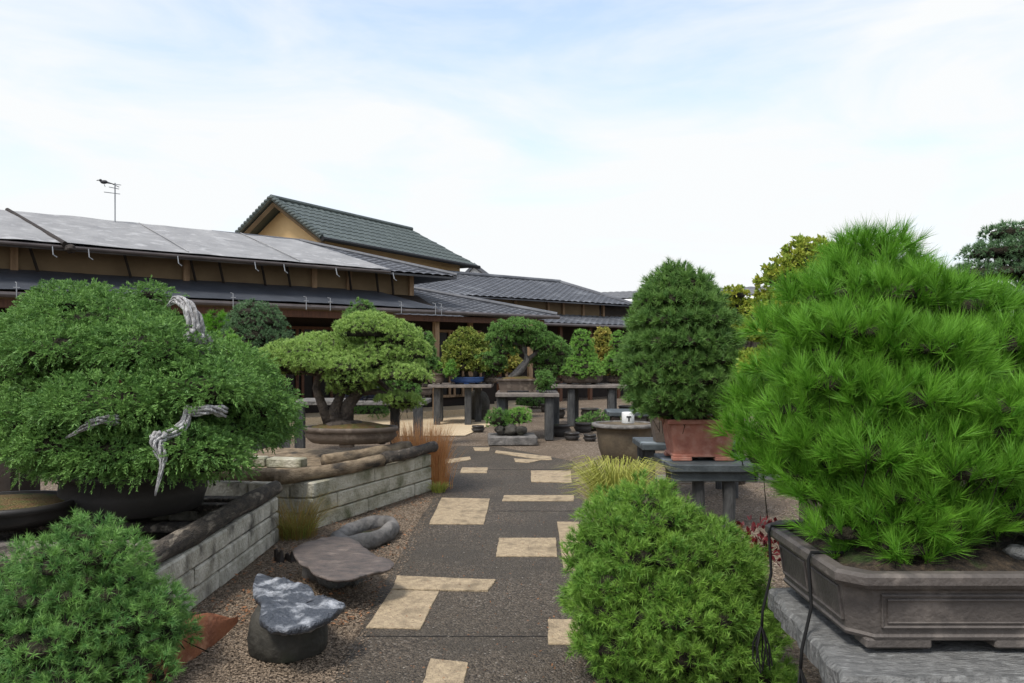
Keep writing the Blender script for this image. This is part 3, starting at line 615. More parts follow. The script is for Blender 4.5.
b.build('verge_tiles', M['tile_green'], gh)
s_ = .6; zz = ze+(zr2-ze)*s_/hw
b = MB(); b.add([Gp(s_, s_, 0), Gp(uL-.4, s_, 0), Gp(uL-.4, 2*hw-s_, 0), Gp(s_, 2*hw-s_, 0), Gp(s_, s_, zz-.1), Gp(uL-.4, s_, zz-.1), Gp(uL-.4, 2*hw-s_, zz-.1), Gp(s_, 2*hw-s_, zz-.1), Gp(s_, hw, zr2-.12), Gp(uR-.4, hw, zr2-.12)],
  [(0, 1, 5, 4), (2, 3, 7, 6), (3, 0, 4, 8, 7), (1, 2, 6, 9, 5), (4, 5, 9, 8), (8, 9, 6, 7)]); b.build('wall', M['ochre'], gh)
MB().tube([Gp(-.05, -.06, ze-.03), Gp(uL, -.06, ze-.03)], .07, 8).build('gutter', M['black'], gh)
b = MB(); 
for ve in (0, 2*hw):
    a_, c_ = Gp(.1, ve*.97+hw*.03, ze-.1), Gp(.1, hw, zr2-.12); b.tube([a_, c_], .09, 4)
b.build('bargeboard', M['beige'], gh)
sh = thing('small_roof_house', P(482, 290, 40), 'sliver of pale gabled house past the green roof right end', 'house')
a1, a2, a3 = P(466, 276, 40), P(489, 278, 40), P(474, 266, 40)
b = MB(); b.add([a1, a2, a3, a1+[0, 4, 0], a2+[0, 4, 0], a3+[0, 4, 0], [a1[0], 40, 0], [a2[0]-.2, 40, 0], [a1[0], 44, 0], [a2[0]-.2, 44, 0]], [(0, 1, 2), (3, 5, 4), (6, 7, 1, 0), (7, 9, 4, 1), (9, 8, 3, 4), (8, 6, 0, 3)]); b.build('wall', M['wallwhite'], sh)
MB().tube([a2+[.1, -.1, 0], a3+[0, -.1, .05], a1+[-.1, -.1, 0]], .12, 5).build('roof', M['tile'], sh)

# antenna and bird
at_ = P(115, 219, 17.3); an = thing('tv_antenna', at_, 'thin tv antenna standing on the grey roof', 'antenna')
MB().tube([at_-[0, 0, .35], P(115, 183, 17.3)], .014, 5).build('mast', M['metal'], an)
q = MB()
for yy, x0, x1 in ((184, 106, 121), (193, 104, 120), (188, 109, 119)): q.tube([P(x0, yy-1, 17.1), P(x1, yy+1, 17.5)], .008, 4)
q.tube([P(108, 182, 17.0), P(119, 187, 17.6)], .01, 4); q.build('aerial_rods', M['metal'], an)
bc = P(104, 182, 17.1); bd = MB(); bd.blob(bc, (.08, .045, .042), .05, seed=2); bd.blob(bc+[-.075, 0, .035], (.033, .03, .03), .03, seg=10, ring=8); bd.tube([bc+[.05, 0, .0], bc+[.22, 0, -.05]], [.04, .02], 6, ex=.4); bd.tube([bc+[-.12, 0, .04], bc+[-.17, 0, .03]], [.014, .002], 5); bd.tube([bc+[.0, .01, -.05], bc+[.02, .01, -.1]], .006, 4)
tag(bd.build('crow', M['bird'], smooth=True, origin=bc), 'black crow perched on the left end of the tv antenna', 'bird')

# ---------------------------------------------------------------- raised beds
def log_(pts, r, parent, m, seed=0, name='log'):
    pts = np.array(pts, float); n = 14; q = []
    tt = np.linspace(0, len(pts)-1, n)
    for t in tt:
        i = min(int(t), len(pts)-2); f = t-i; p = pts[i]*(1-f)+pts[i+1]*f; p = p+np.array([0, 0, 1])*.012*noise.noise(Vector((t*2, seed, 0)))+np.array([1, 0, 0])*.015*noise.noise(Vector((t*2, seed, 5))); q.append(p)
    rad = [r*(1+.12*noise.noise(Vector((t*2.3, seed, 9)))) for t in tt]
    return MB().tube(q, rad, 14, rough=.06, seed=seed).build(name, m, parent, True)
def blockwall(A, B, z1, courses, blen, thick, parent, m, seed=0, name='block_wall'):
    A = np.array(A, float); B = np.array(B, float); Ln = np.linalg.norm(B-A); d = (B-A)/Ln; an_ = math.atan2(d[1], d[0]); nv = np.array([-d[1], d[0]]); rs = random.Random(seed); b = MB(); hc = z1/courses
    for c in range(courses):
        s = -(blen*.5*(c % 2)) if c % 2 else 0
        while s < Ln-.02:
            e_ = min(s+blen*rs.uniform(.9, 1.1), Ln); s0 = max(0, s)
            if Ln-e_ < .1: e_ = Ln
            if e_-s0 > .04:
                m_ = (s0+e_)/2; p = A+d*m_+nv*(thick/2+rs.uniform(-.006, .006)); b.box((p[0], p[1], hc*(c+.5)), (e_-s0-.008, thick, hc-.008), an_, bev=.012)
            s = e_
    return b.build(name, m, parent)
bx0 = -1.93
bed1 = thing('raised_bed', (bx0-.8, 5.4, 0), 'near raised bed of pale stone blocks edged with dark log under the big juniper', 'raised bed', 'block walled beds left of the path')
blockwall((bx0, 4.3), (bx0, 6.6), .38, 3, 1.05, .18, bed1, M['block'], 1)
blockwall((bx0-2.6, 4.62), (bx0-.03, 4.3), .34, 2, .6, .16, bed1, M['stone_dark'], 2, 'front_wall')
blockwall((bx0-.19, 6.42), (bx0-2.6, 6.42), .36, 3, .6, .16, bed1, M['block'], 8, 'back_wall')
log_([(bx0-.06, 4.18, .43), (bx0-.06, 5.4, .44), (bx0-.05, 6.66, .44)], .065, bed1, M['log_dark'], 1)
log_([(bx0-.02, 4.24, .42), (bx0-.6, 4.34, .42), (bx0-2.6, 4.58, .42)], .055, bed1, M['log_dark'], 2)
for i, (yy, zz, r_) in enumerate(((4.62, .4, 0.0), (4.95, .36, .02), (5.5, .36, .0), (6.05, .4, -.02), (6.3, .4, .0))):
    MB().box((bx0-1.35, yy, zz), (2.4, .1 if i % 2 else .14, .05), r_, bev=.008).build('cross_board', M['log_dark'] if i != 1 else M['table_wood'], bed1)
MB().box((bx0-1.35, 5.4, .13), (2.3, 1.9, .22)).build('bed_soil', M['soil'], bed1)
b = MB(); b.box((bx0-1.3, 5.75, .4), (1.35, .9, .035), bev=.008); b.build('support_board', M['log_dark'], bed1)
# bed 2
c2a = np.array((-1.75, 7.0)); c2b = np.array((-.91, 9.05))
bed2 = thing('raised_bed', (-2.0, 8.3, 0), 'farther raised bed of mossy stone blocks carrying the oval potted pine', 'raised bed', 'block walled beds left of the path')
blockwall(c2a, c2b, .43, 3, .95, .18, bed2, M['block_moss'], 3)
blockwall((-3.2, 7.16), c2a+np.array([-.02, .02]), .42, 3, .4, .16, bed2, M['block'], 4, 'side_wall')
blockwall(c2b+np.array([-.04, -.02]), (-2.9, 9.6), .42, 3, .6, .16, bed2, M['block'], 5, 'back_wall')
log_([(-2.02, 6.86, .49), (-1.62, 7.36, .49), (-1.3, 8.05, .49)], .06, bed2, M['log_tan'], 3)
log_([(-1.31, 8.0, .5), (-1.1, 8.5, .5), (-.9, 9.12, .5)], .06, bed2, M['log_dark'], 13)
log_([(-1.95, 6.92, .5), (-2.6, 7.12, .5), (-3.3, 7.2, .5)], .055, bed2, M['log_tan'], 4)
log_([(-1.83, 7.75, .52), (-1.5, 8.1, .53), (-1.16, 8.85, .53)], .065, bed2, M['log_tan'], 6)
MB().prism([(-1.87, 7.1), (-1.06, 9.0), (-2.9, 9.45), (-3.1, 7.26)], .1, .455).build('soil_top', M['log_tan'], bed2)
b = MB(); b.box((-2.2, 7.78, .5), (.36, .16, .09), -.2, bev=.01); b.box((-2.62, 7.85, .5), (.4, .16, .09), .1, bev=.01); b.build('edge_block', M['block_moss'], bed2)

# ---------------------------------------------------------------- pots
def round_pot(parent, c, r, h, m, soil, sx=1, sy=1, flare=1.0, lip=.03, feet=3, base=.85, seg=48, sq=0.0, soil_dome=.02, name='pot', belly=.03):
    b = MB(); fh_ = .03 if feet else 0
    pr = [(r*base*.96, fh_), (r*base, fh_+.01), (r*(base*.5+.5)+belly, h*.5), (r-lip*.6, h-lip*1.6), (r, h-lip*1.4), (r+lip*.15, h-lip*.6), (r, h), (r-lip, h), (r-lip*1.3, h-.035), (r*.5, h-.05)]
    b.lathe(c, pr, seg, sx, sy, sq=sq); p = b.build(name, m, parent, True)
    if feet:
        for k in range(feet):
            a_ = math.pi/2+2*math.pi*k/feet+math.pi; q = MB(); q.box((c[0]+math.cos(a_)*r*base*.8*sx, c[1]+math.sin(a_)*r*base*.8*sy, c[2]+fh_*.55), (r*.3, r*.14, fh_*1.1), a_+math.pi/2, bev=.008); q.build('foot', m, p)
    b = MB(); b.lathe(c, [(r-lip*1.1, h-.03), (r*.8, h-.015+soil_dome*.3), (r*.5, h-.012+soil_dome*.7), (r*.15, h-.01+soil_dome)], 32, sx, sy, rough=.03, sq=sq); b.build('soil', soil, parent, True)
    return p

# big juniper
jy = 5.72; jc = np.array(((135-512)/F*jy, jy, .42))
ju = thing('juniper_bonsai', jc, 'huge spreading green juniper with bleached deadwood in a round black pot', 'bonsai')
round_pot(ju, jc, .5, .33, M['pot_black'], M['moss'], lip=.04, feet=3, base=.9, belly=.015)
JP = [(95,322,5.8,78,40),(20,362,5.8,62,46),(48,410,5.4,66,38),(150,345,5.4,62,36),(195,385,5.25,58,34),(112,398,5.1,66,36),(232,366,5.75,36,30),(252,400,5.7,40,36),(262,424,5.8,34,24),(228,432,5.5,38,26),(72,440,5.2,56,26),(125,448,5.1,52,26),(210,452,5.1,34,24),(182,446,5.0,40,26),(100,462,5.15,44,20),(160,464,5.1,40,18),(215,462,5.25,30,18),(60,462,5.4,36,18),(30,436,5.7,45,28),(150,294,6.0,20,10),(120,350,6.2,90,50),(190,420,6.1,90,46),(75,300,5.9,40,22),(20,330,6.0,35,22),(60,345,5.3,50,26)]
pads = []
for px, py, Y, rx, rz in JP:
    c = P(px, py+rz*.25, Y); pads.append((c[0], c[1], c[2], rx/F*Y, rx/F*Y*.85, rz/F*Y*.88))
limbs(ju, jc+[0, 0, .3], P(150, 320, 5.8), .13, pads, M['bark'], 3, .18, every=2)
foliage(ju, pads, L['juniper'], 11, spacing=.072, clump=.05, tpc=6, kind='spray', k=12, L_=.055, wd=.0075, droop=.12, up=.3, cut=-.4, core=.62, under=.35, tvar=.36, inner=.6)
dw = MB()
def twist(path, r, strands=4, tw=5, seed=0):
    path = np.array(path, float); n = 28; idx = np.linspace(0, len(path)-1, n); C_ = np.array([path[int(min(i, len(path)-1.001))]*(1-(i-int(min(i, len(path)-1.001))))+path[min(int(min(i, len(path)-1.001))+1, len(path)-1)]*(i-int(min(i, len(path)-1.001))) for i in idx])
    for _ in range(2): C_[1:-1] = (C_[:-2]+C_[1:-1]*2+C_[2:])/4
    T = nrm(np.gradient(C_, axis=0)); x = nrm(np.cross(T, np.array([0.1, 1, .1]))); y = np.cross(T, x)
    for s in range(strands):
        ph = s*2*math.pi/strands; rr = [r*(1-.85*abs(i/(n-1)*1.0)**2) for i in range(n)]
        pts = [C_[i]+(x[i]*math.cos(ph+tw*i/n)+y[i]*math.sin(ph+tw*i/n))*rr[i]*(.85+.25*math.sin(i*.7+s*2)) for i in range(n)]
        dw.tube(pts, [q*.36*(1+.35*noise.noise(Vector((i*.5, s, seed)))) for i, q in enumerate(rr)], 8, rough=.08, seed=s+seed)
dw = MB(); twist([P(206, 352, 5.45), P(198, 340, 5.4), P(195, 322, 5.35), P(186, 304, 5.35), P(176, 298, 5.4), P(168, 306, 5.45)], .05, 8, 3); twist([P(190, 330, 5.35), P(205, 340, 5.4), P(212, 356, 5.5)], .055, 6, 3, 4); dw.build('deadwood_top', M['deadwood'], ju, True)
dw = MB(); twist([P(188, 408, 5.0), P(186, 424, 4.92), P(172, 434, 4.85), P(160, 437, 4.8), P(154, 448, 4.78), P(163, 462, 4.76), P(160, 476, 4.75), P(155, 496, 4.74)], .026, 6, 5, 2)
twist([P(160, 433, 4.8), P(157, 442, 4.78), P(163, 456, 4.76), P(162, 470, 4.76)], .036, 6, 4, 5); dw.build('deadwood_branch', M['deadwood'], ju, True)
dw = MB(); twist([P(225, 412, 5.05), P(210, 409, 4.95), P(190, 413, 4.95), P(180, 418, 5.1)], .03, 6, 2, 7); dw.build('deadwood_stub', M['deadwood'], ju, True)
dw = MB(); twist([P(118, 420, 4.85), P(98, 420, 4.75), P(84, 428, 4.75), P(66, 438, 4.9)], .026, 6, 2, 9); dw.build('deadwood_stub', M['deadwood'], ju, True)

# wide pan behind, far left
pc = np.array(((5-512)/F*5.25, 5.25, .42)); pn = thing('shallow_pot', pc, 'wide shallow brown oval pan with mossy earth at the left edge', 'pot')
round_pot(pn, pc, .40, .17, M['pot_black'], M['moss'], sx=1.1, feet=3, base=.8)

# bottom-left pine
def yprof(rows, Y, dy=0): return [(H-(y-HOR)/F*Y, (cx-512)/F*Y, Y+dy, r/F*Y) for y, cx, r in rows]
Yb = 3.75; blp = thing('pine_bonsai', ((75-512)/F*Yb, Yb, 0), 'short needled pine mound in the bottom left corner', 'bonsai')
pads = mound(yprof([(525, 82, 30), (548, 78, 60), (578, 70, 82), (602, 110, 78), (612, 60, 110), (640, 55, 128), (672, 50, 125), (700, 55, 100)], Yb), .13, 4, .62, .85)
limbs(blp, ((75-512)/F*Yb, Yb, .1), ((80-512)/F*Yb, Yb, .75), .06, pads, M['bark'], 5, .15, every=2)
foliage(blp, pads, L['short_pine_dark'], 21, spacing=.08, clump=.045, tpc=4, k=26, L_=.036, wd=.0034, spread=(.35, 1.25), cut=-.5, core=.5, up=.4, inner=.9, base=.45, fwd=.8, tvar=.36)
round_pot(blp, np.array(((75-512)/F*Yb, Yb, 0.0)), .26, .15, M['pot_brown'], M['soil'])

# foreground middle pine mound
Ym = 3.95; mp_ = thing('pine_bonsai', ((672-512)/F*Ym, Ym, 0), 'bright short needled pine mound spreading over the right side of the path', 'bonsai')
pads = mound(yprof([(492, 645, 32), (512, 640, 62), (538, 655, 82), (562, 668, 98), (588, 672, 106), (618, 672, 106), (650, 680, 98), (682, 690, 90)], Ym), .14, 7, .62, .9)
limbs(mp_, ((672-512)/F*Ym, Ym, .08), ((650-512)/F*Ym, Ym, .85), .07, pads, M['bark'], 6, .15, every=2)
foliage(mp_, pads, L['short_pine'], 22, spacing=.075, clump=.052, tpc=6, k=26, L_=.038, wd=.0036, spread=(.25, 1.15), cut=-.45, core=.58, up=.5, inner=.9, base=.5, fwd=1.0, tvar=.32)
round_pot(mp_, np.array(((680-512)/F*Ym, Ym, 0.0)), .24, .14, M['pot_brown'], M['soil'])

# ---------------------------------------------------------------- black pine on the right with rectangular pot, stone table
def rect_ring(x0, x1, y0, y1, ch): return [(x0+ch, y0), (x1-ch, y0), (x1, y0+ch), (x1, y1-ch), (x1-ch, y1), (x0+ch, y1), (x0, y1-ch), (x0, y0+ch)]
px0, px1, py0, py1, pz0, pz1 = 1.09, 2.35, 2.6, 3.45, .6, .835
bp_ = thing('pine_bonsai', ((px0+px1)/2, (py0+py1)/2, pz0-.03), 'large long needled bright green pine in a rectangular grey pot on stone table', 'bonsai')
b = MB(); rings = []
prof = [(.05, 0), (.045, .012), (.052, .02), (.03, .17), (.022, .178), (.0, .185), (-.012, .2), (-.012, .225), (.0, .235), (.035, .235), (.045, .2)]
for ins, dz in prof:
    for x, y in rect_ring(px0+ins, px1-ins, py0+ins, py1-ins, .07): b.V.append((x, y, pz0+dz))
for r_ in range(len(prof)-1):
    for k in range(8): b.F.append((r_*8+k, r_*8+(k+1) % 8, (r_+1)*8+(k+1) % 8, (r_+1)*8+k))
b.F += [tuple(range(7, -1, -1)), tuple((len(prof)-1)*8+k for k in range(8))]
pot = b.build('pot', M['pot_grey'], bp_)
# raised panel mouldings
b = MB()
def frame(A, B, C, D, r=.006): b.tube([A, B, C, D, A], r, 6, cap=False)
def yy_(z): return py0+.05-(z-pz0-.02)*(.022/.15)
def xx_(z): return px0+.05-(z-pz0-.02)*(.022/.15)
z0_, z1_ = pz0+.045, pz0+.155
for (xa, xb) in ((px0+.13, px1-.13),):
    frame(np.array((xa+.012, yy_(z0_)-.001, z0_)), np.array((xb-.012, yy_(z0_)-.001, z0_)), np.array((xb, yy_(z1_)-.001, z1_)), np.array((xa, yy_(z1_)-.001, z1_)))
    frame(np.array((xa+.03, yy_(z0_)-.001, z0_+.015)), np.array((xb-.03, yy_(z0_)-.001, z0_+.015)), np.array((xb-.02, yy_(z1_)-.001, z1_-.015)), np.array((xa+.02, yy_(z1_)-.001, z1_-.015)), .004)
for ya, yb in ((py0+.13, (py0+py1)/2-.02), ((py0+py1)/2+.02, py1-.13)):
    frame(np.array((xx_(z0_)-.001, ya, z0_)), np.array((xx_(z0_)-.001, yb, z0_)), np.array((xx_(z1_)-.001, yb, z1_)), np.array((xx_(z1_)-.001, ya, z1_)))
b.build('panel_moulding', M['pot_grey'], pot)
for fx in (px0+.2, (px0+px1)/2, px1-.2):
    for fy in (py0+.1, py1-.1): MB().box((fx, fy, pz0-.012), (.22, .1, .034), bev=.006).build('foot', M['pot_grey'], pot)
V = []; nx_, ny_ = 40, 28
for j_ in range(ny_+1):
    for i_ in range(nx_+1):
        x = px0+.04+(px1-px0-.08)*i_/nx_; y = py0+.04+(py1-py0-.08)*j_/ny_; e_ = min(i_, nx_-i_, j_, ny_-j_)/6
        V.append((x, y, pz1-.03+.06*min(1, e_)+.03*noise.noise(Vector((x*7, y*7, 0)))+.015*noise.noise(Vector((x*22, y*22, 0)))))
meshobj('soil', V, [(j_*(nx_+1)+i_, j_*(nx_+1)+i_+1, (j_+1)*(nx_+1)+i_+1, (j_+1)*(nx_+1)+i_) for j_ in range(ny_) for i_ in range(nx_)], M['soil'], bp_, True)
for c, r_ in (((2.02, 2.95, .87), .1), ((1.78, 2.78, .86), .06), ((1.9, 3.2, .87), .07)): MB().blob(c, (r_, r_*.8, r_*.45), .3, seed=c[0]).build('soil_stone', M['granite'], bp_, True)
Yp = 3.1
PP = [(866,243,3.05,44,26),(870,262,3.05,62,40),(830,285,2.95,55,30),(905,282,2.85,60,30),(960,300,3.05,62,34),(795,318,3.05,48,28),(850,322,2.75,62,30),(920,335,2.7,66,32),(1000,335,2.9,66,32),(780,365,3.0,42,26),(835,372,2.7,58,30),(905,390,2.6,66,32),(985,395,2.6,72,34),(1060,370,2.9,60,40),(765,425,2.95,42,28),(815,435,2.75,56,30),(878,445,2.55,62,34),(955,462,2.5,70,36),(1035,450,2.6,70,40),(835,490,2.75,55,30),(885,515,2.55,50,26),(940,520,2.5,56,26),(1010,505,2.55,60,30),(1080,450,2.9,60,50),(870,330,3.4,90,60),(900,420,3.5,120,60),(980,340,3.4,80,60),(765,395,3.2,40,30),(765,452,2.9,34,24),(800,470,2.8,44,26),(845,525,2.6,40,24),(900,545,2.5,44,22),(800,400,3.2,60,40),(860,480,3.0,80,50),(970,515,2.7,50,24),(1040,505,2.7,50,30),(860,300,2.9,40,22),(880,355,2.75,46,24),(820,345,2.85,40,22),(950,365,2.7,50,24),(870,418,2.65,50,24),(800,400,2.8,40,22),(930,430,2.55,50,24),(990,425,2.55,50,26),(850,462,2.65,44,22),(910,490,2.5,46,24),(790,455,2.85,36,20)]
pads = []
rj = random.Random(17)
for px, py, Y, rx, rz in PP:
    py += rj.uniform(-3, 3); px += rj.uniform(-5, 5)
    Y = Y+.28
    px = 892+(px-892)*(.92 if py < 380 else .98); py = 400+(py-400)*(.985 if py < 400 else .97); rx *= .9
    c = P(px, py+rz*.35, Y); pads.append((c[0], c[1], c[2], rx/F*Y, rx/F*Y*.88, rz/F*Y*.66))
limbs(bp_, (1.62, 3.1, .85), P(880, 290, 3.2), .085, pads, M['bark'], 8, .14, every=1)
foliage(bp_, pads, L['black_pine'], 31, spacing=.064, clump=.025, tpc=2, k=32, L_=.084, wd=.0028, spread=(.06, .66), up=1.4, cut=-.2, core=.6, under=.4, tvar=.3, keep=.8, inner=.7, base=.3, fwd=.6)
def cord(path, r=.006, name='cord'):
    return MB().tube(path, r, 6).build(name, M['rope'], bp_, True)
for (yy, bot, k_) in ((3.30, .2, 3), (2.86, .22, 5)):
    x_ = px0-.02; pth_ = [(px0+.1, yy, pz1+.005), (x_+.005, yy, pz1+.006), (x_-.005, yy, pz1-.02), (x_+.0, yy-.015, pz0+.05), (x_-.04, yy-.03, .5), (x_-.045, yy-.03, .42)]
    cord(pth_); q = MB(); rs = random.Random(k_)
    for s in range(9):
        x1_ = x_-.045+rs.uniform(-.03, .03); y1_ = yy-.03+rs.uniform(-.03, .03); q.tube([(x_-.045, yy-.03, .44), (x1_, y1_, .36), (x1_+rs.uniform(-.02, .02), y1_, .27+rs.uniform(-.04, .05)), (x1_+rs.uniform(-.03, .03), y1_, .3)], .0035, 5)
    q.build('cord_tassel', M['rope'], bp_)
tb = thing('stone_table', (1.7, 2.95, 0), 'weathered grey stone slab table under the big bright pine', 'table')
ring = []; rs = random.Random(3)
for (x, y) in ((1.02, 2.46), (2.6, 2.44), (2.62, 3.42), (1.1, 3.42)): ring.append((x, y))
q = []
for i in range(4):
    a_ = np.array(ring[i]); b_ = np.array(ring[(i+1) % 4])
    for t in range(14): q.append(a_+(b_-a_)*t/14+np.array([rs.uniform(-1, 1), rs.uniform(-1, 1)])*.012)
b = MB(); b.prism(q, .47, .553, .015); b.build('table_top', M['granite'], tb)
for lx, ly in ((1.35, 2.75), (2.35, 2.75), (1.35, 3.2), (2.35, 3.2)): MB().box((lx, ly, .235), (.16, .16, .47), bev=.015).build('leg', M['stone_pale'], tb)

# ---------------------------------------------------------------- centre pine in red pot on slate table
ct = thing('wooden_table', (1.95, 7.4, 0), 'slate blue plank table on rough posts under the red terracotta pot', 'table')
ztb = .60
b = MB()
for i, yy in enumerate((7.06, 7.34, 7.62)): b.box((1.78, yy, ztb-.04), (.8, .27, .07), R(1)*(i-1), bev=.01)
b.build('table_top', M['table_blue'], ct)
MB().box((1.78, 7.0, ztb-.11), (.76, .06, .1), bev=.008).build('apron', M['table_blue'], ct)
for lx, ly, r_ in ((1.66, 7.08, .055), (1.92, 7.06, .055), (1.52, 7.6, .05), (2.08, 7.6, .05)):
    MB().tube([(lx, ly, 0), (lx+.005, ly, .25), (lx-.005, ly, ztb-.1)], r_, 9, rough=.08, seed=int(lx*9)).build('leg', M['post_grey'], ct)
rc = np.array((1.72, 7.36, ztb)); rb = thing('pine_bonsai', rc, 'dense dark green domed pine in a square red terracotta pot', 'bonsai')
b = MB(); hw_, dp = .31, .24
def rbox(b, c, hx, hy, prof):
    n0 = len(b.V)
    for k_, dz in prof:
        for sx_, sy_ in ((-1, -1), (1, -1), (1, 1), (-1, 1)): b.V.append((c[0]+sx_*(hx+k_), c[1]+sy_*(hy+k_), c[2]+dz))
    for r_ in range(len(prof)-1):
        for k in range(4): b.F.append((n0+r_*4+k, n0+r_*4+(k+1) % 4, n0+(r_+1)*4+(k+1) % 4, n0+(r_+1)*4+k))
    b.F += [tuple(n0+i for i in (3, 2, 1, 0)), tuple(n0+(len(prof)-1)*4+k for k in range(4))]
rbox(b, rc, hw_, dp, [(-.045, .03), (-.04, .035), (-.04, .05), (-.055, .055), (-.015, .33), (.02, .335), (.022, .37), (-.02, .375), (-.03, .345)])
rpot = b.build('pot', M['pot_red'], rb)
for sx_ in (-1, 1):
    for sy_ in (-1, 1): MB().box((rc[0]+sx_*.19, rc[1]+sy_*.17, rc[2]+.016), (.17, .1, .032), bev=.004).build('foot', M['pot_red'], rpot)
MB().box((rc[0], rc[1], rc[2]+.34), (.56, .42, .03), bev=.01).build('soil', M['soil'], rb)
Yc = 7.4
pads = mound(yprof([(272, 678, 20), (282, 679, 34), (298, 680, 45), (318, 682, 53), (338, 683, 58), (358, 684, 62), (376, 686, 62), (391, 687, 58), (403, 687, 50)], Yc), .16, 9, .6, 1.0, .45)
limbs(rb, rc+[0, 0, .33], ((680-512)/F*Yc, Yc, 2.2), .08, pads, M['bark'], 9, .1, every=2)
foliage(rb, pads, L['mid_pine'], 41, spacing=.07, clump=.045, tpc=4, k=20, L_=.052, wd=.006, spread=(.2, 1.0), cut=-.4, core=.72, up=.5, inner=.8, base=.4, fwd=.8)
# pots behind on the same line
tb3 = thing('wooden_table', (2.0, 8.8, 0), 'dark plank table just behind the red pot table', 'table')
b = MB(); b.box((1.95, 8.9, .56), (1.1, .75, .07), bev=.01); b.build('table_top', M['table_blue'], tb3)
for lx, ly in ((1.5, 8.62), (2.4, 8.62), (1.5, 9.2), (2.4, 9.2)): MB().tube([(lx, ly, 0), (lx, ly, .53)], .05, 8, rough=.08).build('leg', M['post_grey'], tb3)
oc = np.array((1.66, 8.75, .6)); op = thing('square_pot', oc, 'small orange topped clay pot half hidden left of the red pot', 'pot')
b = MB(); rbox(b, oc, .14, .14, [(-.05, 0), (-.02, .2), (0, .3), (.015, .3), (.015, .33), (-.015, .335), (-.02, .3)]); b.build('pot', M['pot_brown'], op)
MB().blob(oc+[0, 0, .33], (.12, .12, .05), .3).build('dried_fern', M['pot_orange'], op, True)
# big urn
uc = G(624, 462); ur = thing('round_urn', uc, 'large mottled brown basin with flat rim at the path side', 'basin')
MB().lathe(uc, [(.27, 0), (.3, .02), (.36, .2), (.40, .42), (.41, .5), (.455, .52), (.46, .56), (.42, .565), (.39, .53), (.1, .5)], 40, rough=.02).build('bowl', M['pot_tanurn'], ur, True)
MB().lathe(uc, [(.462, .515), (.47, .53), (.466, .562), (.41, .568), (.405, .562), (.405, .515)], 40, rough=.01, closed=True).build('rim', M['stone_pale'], ur, True)
cc = P(628, 422, uc[1]-.1); cc[2] = uc[2]+.57; cn = thing('white_can', cc, 'small white can with a black letter mark on the basin rim', 'can')
MB().lathe(cc, [(.085, 0), (.09, .01), (.09, .15), (.085, .16), (.08, .15)], 24).build('body', M['white'], cn, True)
b = MB(); b.box(cc+[0, -.0905, .1], (.07, .008, .018)); b.box(cc+[0, -.0925, .07], (.02, .006, .07)); b.build('letter_mark', M['black'], cn)
# yellow fountain grass
gc = np.array(((617-512)/F*6.3, 6.3, 0.0)); gy = thing('fountain_grass', gc, 'yellow green arching grass clump beside the path behind the pine mound', 'grass clump')
blades(gy, gc+[0, 0, .08], .24, 1.15, 1300, L['grass_yellow'], 2, lean=.33, wd=.009, kink=.66)
MB().blob(gc+[0, 0, .04], (.2, .2, .12), .2).build('root_ball', M['soil'], gy, True)
# red leaf plant
rl = np.array((1.55, 5.0, 0.0)); rt = thing('red_leaf_plant', rl, 'small plant with dark red leaves left of the grey pot', 'plant')
foliage(rt, [(rl[0], rl[1], .3, .16, .14, .2)], L['red_leaf'], 5, spacing=.08, clump=.04, tpc=2, k=2, L_=.05, wd=.025, leaf=True, core=0, name='leaves')
MB().tube([rl, rl+[0, 0, .35]], .01, 5).build('stem', M['bark'], rt)
# tan edging board and cut log on right
tag(MB().box((2.7, 9.75, .03), (3.0, .35, .06), bev=.01).build('stepping_plank', M['stone_pale'], origin=(2.7, 9.75, 0)), 'pale flat kerb board on the gravel right of the slate table', 'board')

# ---------------------------------------------------------------- white pine in oval pot
wc = np.array(((351-512)/F*8.55, 8.55, .585)); wp = thing('pine_bonsai', wc, 'yellow green twin trunk pine with flat pads in an oval brown pot', 'bonsai')
round_pot(wp, wc, .5, .2, M['pot_brown'], M['moss'], sx=1.0, sy=.62, lip=.035, feet=3, base=.86, soil_dome=.07)
WP = [(302,352,8.5,42,15),(325,345,8.7,36,15),(278,366,8.5,20,9),(330,366,8.4,36,10),(368,326,8.5,32,17),(392,335,8.6,30,18),(412,350,8.6,20,15),(350,376,8.3,26,11),(345,366,8.2,22,9),(401,373,8.35,26,11),(420,378,8.5,12,8),(398,398,8.5,22,7),(378,345,9.0,40,20),(300,368,8.9,30,10),(360,388,8.8,30,9),(405,402,8.8,18,6),(268,362,8.6,10,6),(315,360,8.45,45,12),(335,352,8.7,40,14),(380,352,8.5,30,11),(365,360,8.4,28,10),(402,362,8.6,24,12),(350,385,8.35,20,8)]
pads = []
for px, py, Y, rx, rz in WP:
    c = P(px, py+rz*.35, Y); pads.append((c[0], c[1], c[2], rx/F*Y, rx/F*Y*.85, rz/F*Y*1.1))
b = MB(); z0 = wc[2]+.2
for path, rr in (([P(330, 424, 8.5), P(322, 405, 8.5), P(316, 388, 8.5), P(320, 370, 8.5), P(310, 360, 8.5)], [.065, .05, .04, .03, .02]),
                 ([P(345, 425, 8.55), P(348, 405, 8.55), P(362, 388, 8.55), P(360, 365, 8.55), P(372, 342, 8.55)], [.095, .068, .05, .04, .025]),
                 ([P(338, 428, 8.5), P(334, 410, 8.5), P(342, 392, 8.6), P(356, 378, 8.6)], [.08, .06, .04, .02]),
                 ([P(358, 370, 8.55), P(385, 362, 8.5), P(402, 372, 8.4)], [.05, .03, .02]), ([P(358, 392, 8.55), P(380, 392, 8.5), P(398, 397, 8.5)], [.045, .025, .015])):
    b.tube(path, rr, 10, rough=.15, seed=3)
b.blob(P(345, 428, 8.5), (.22, .16, .1), .3, seed=3)
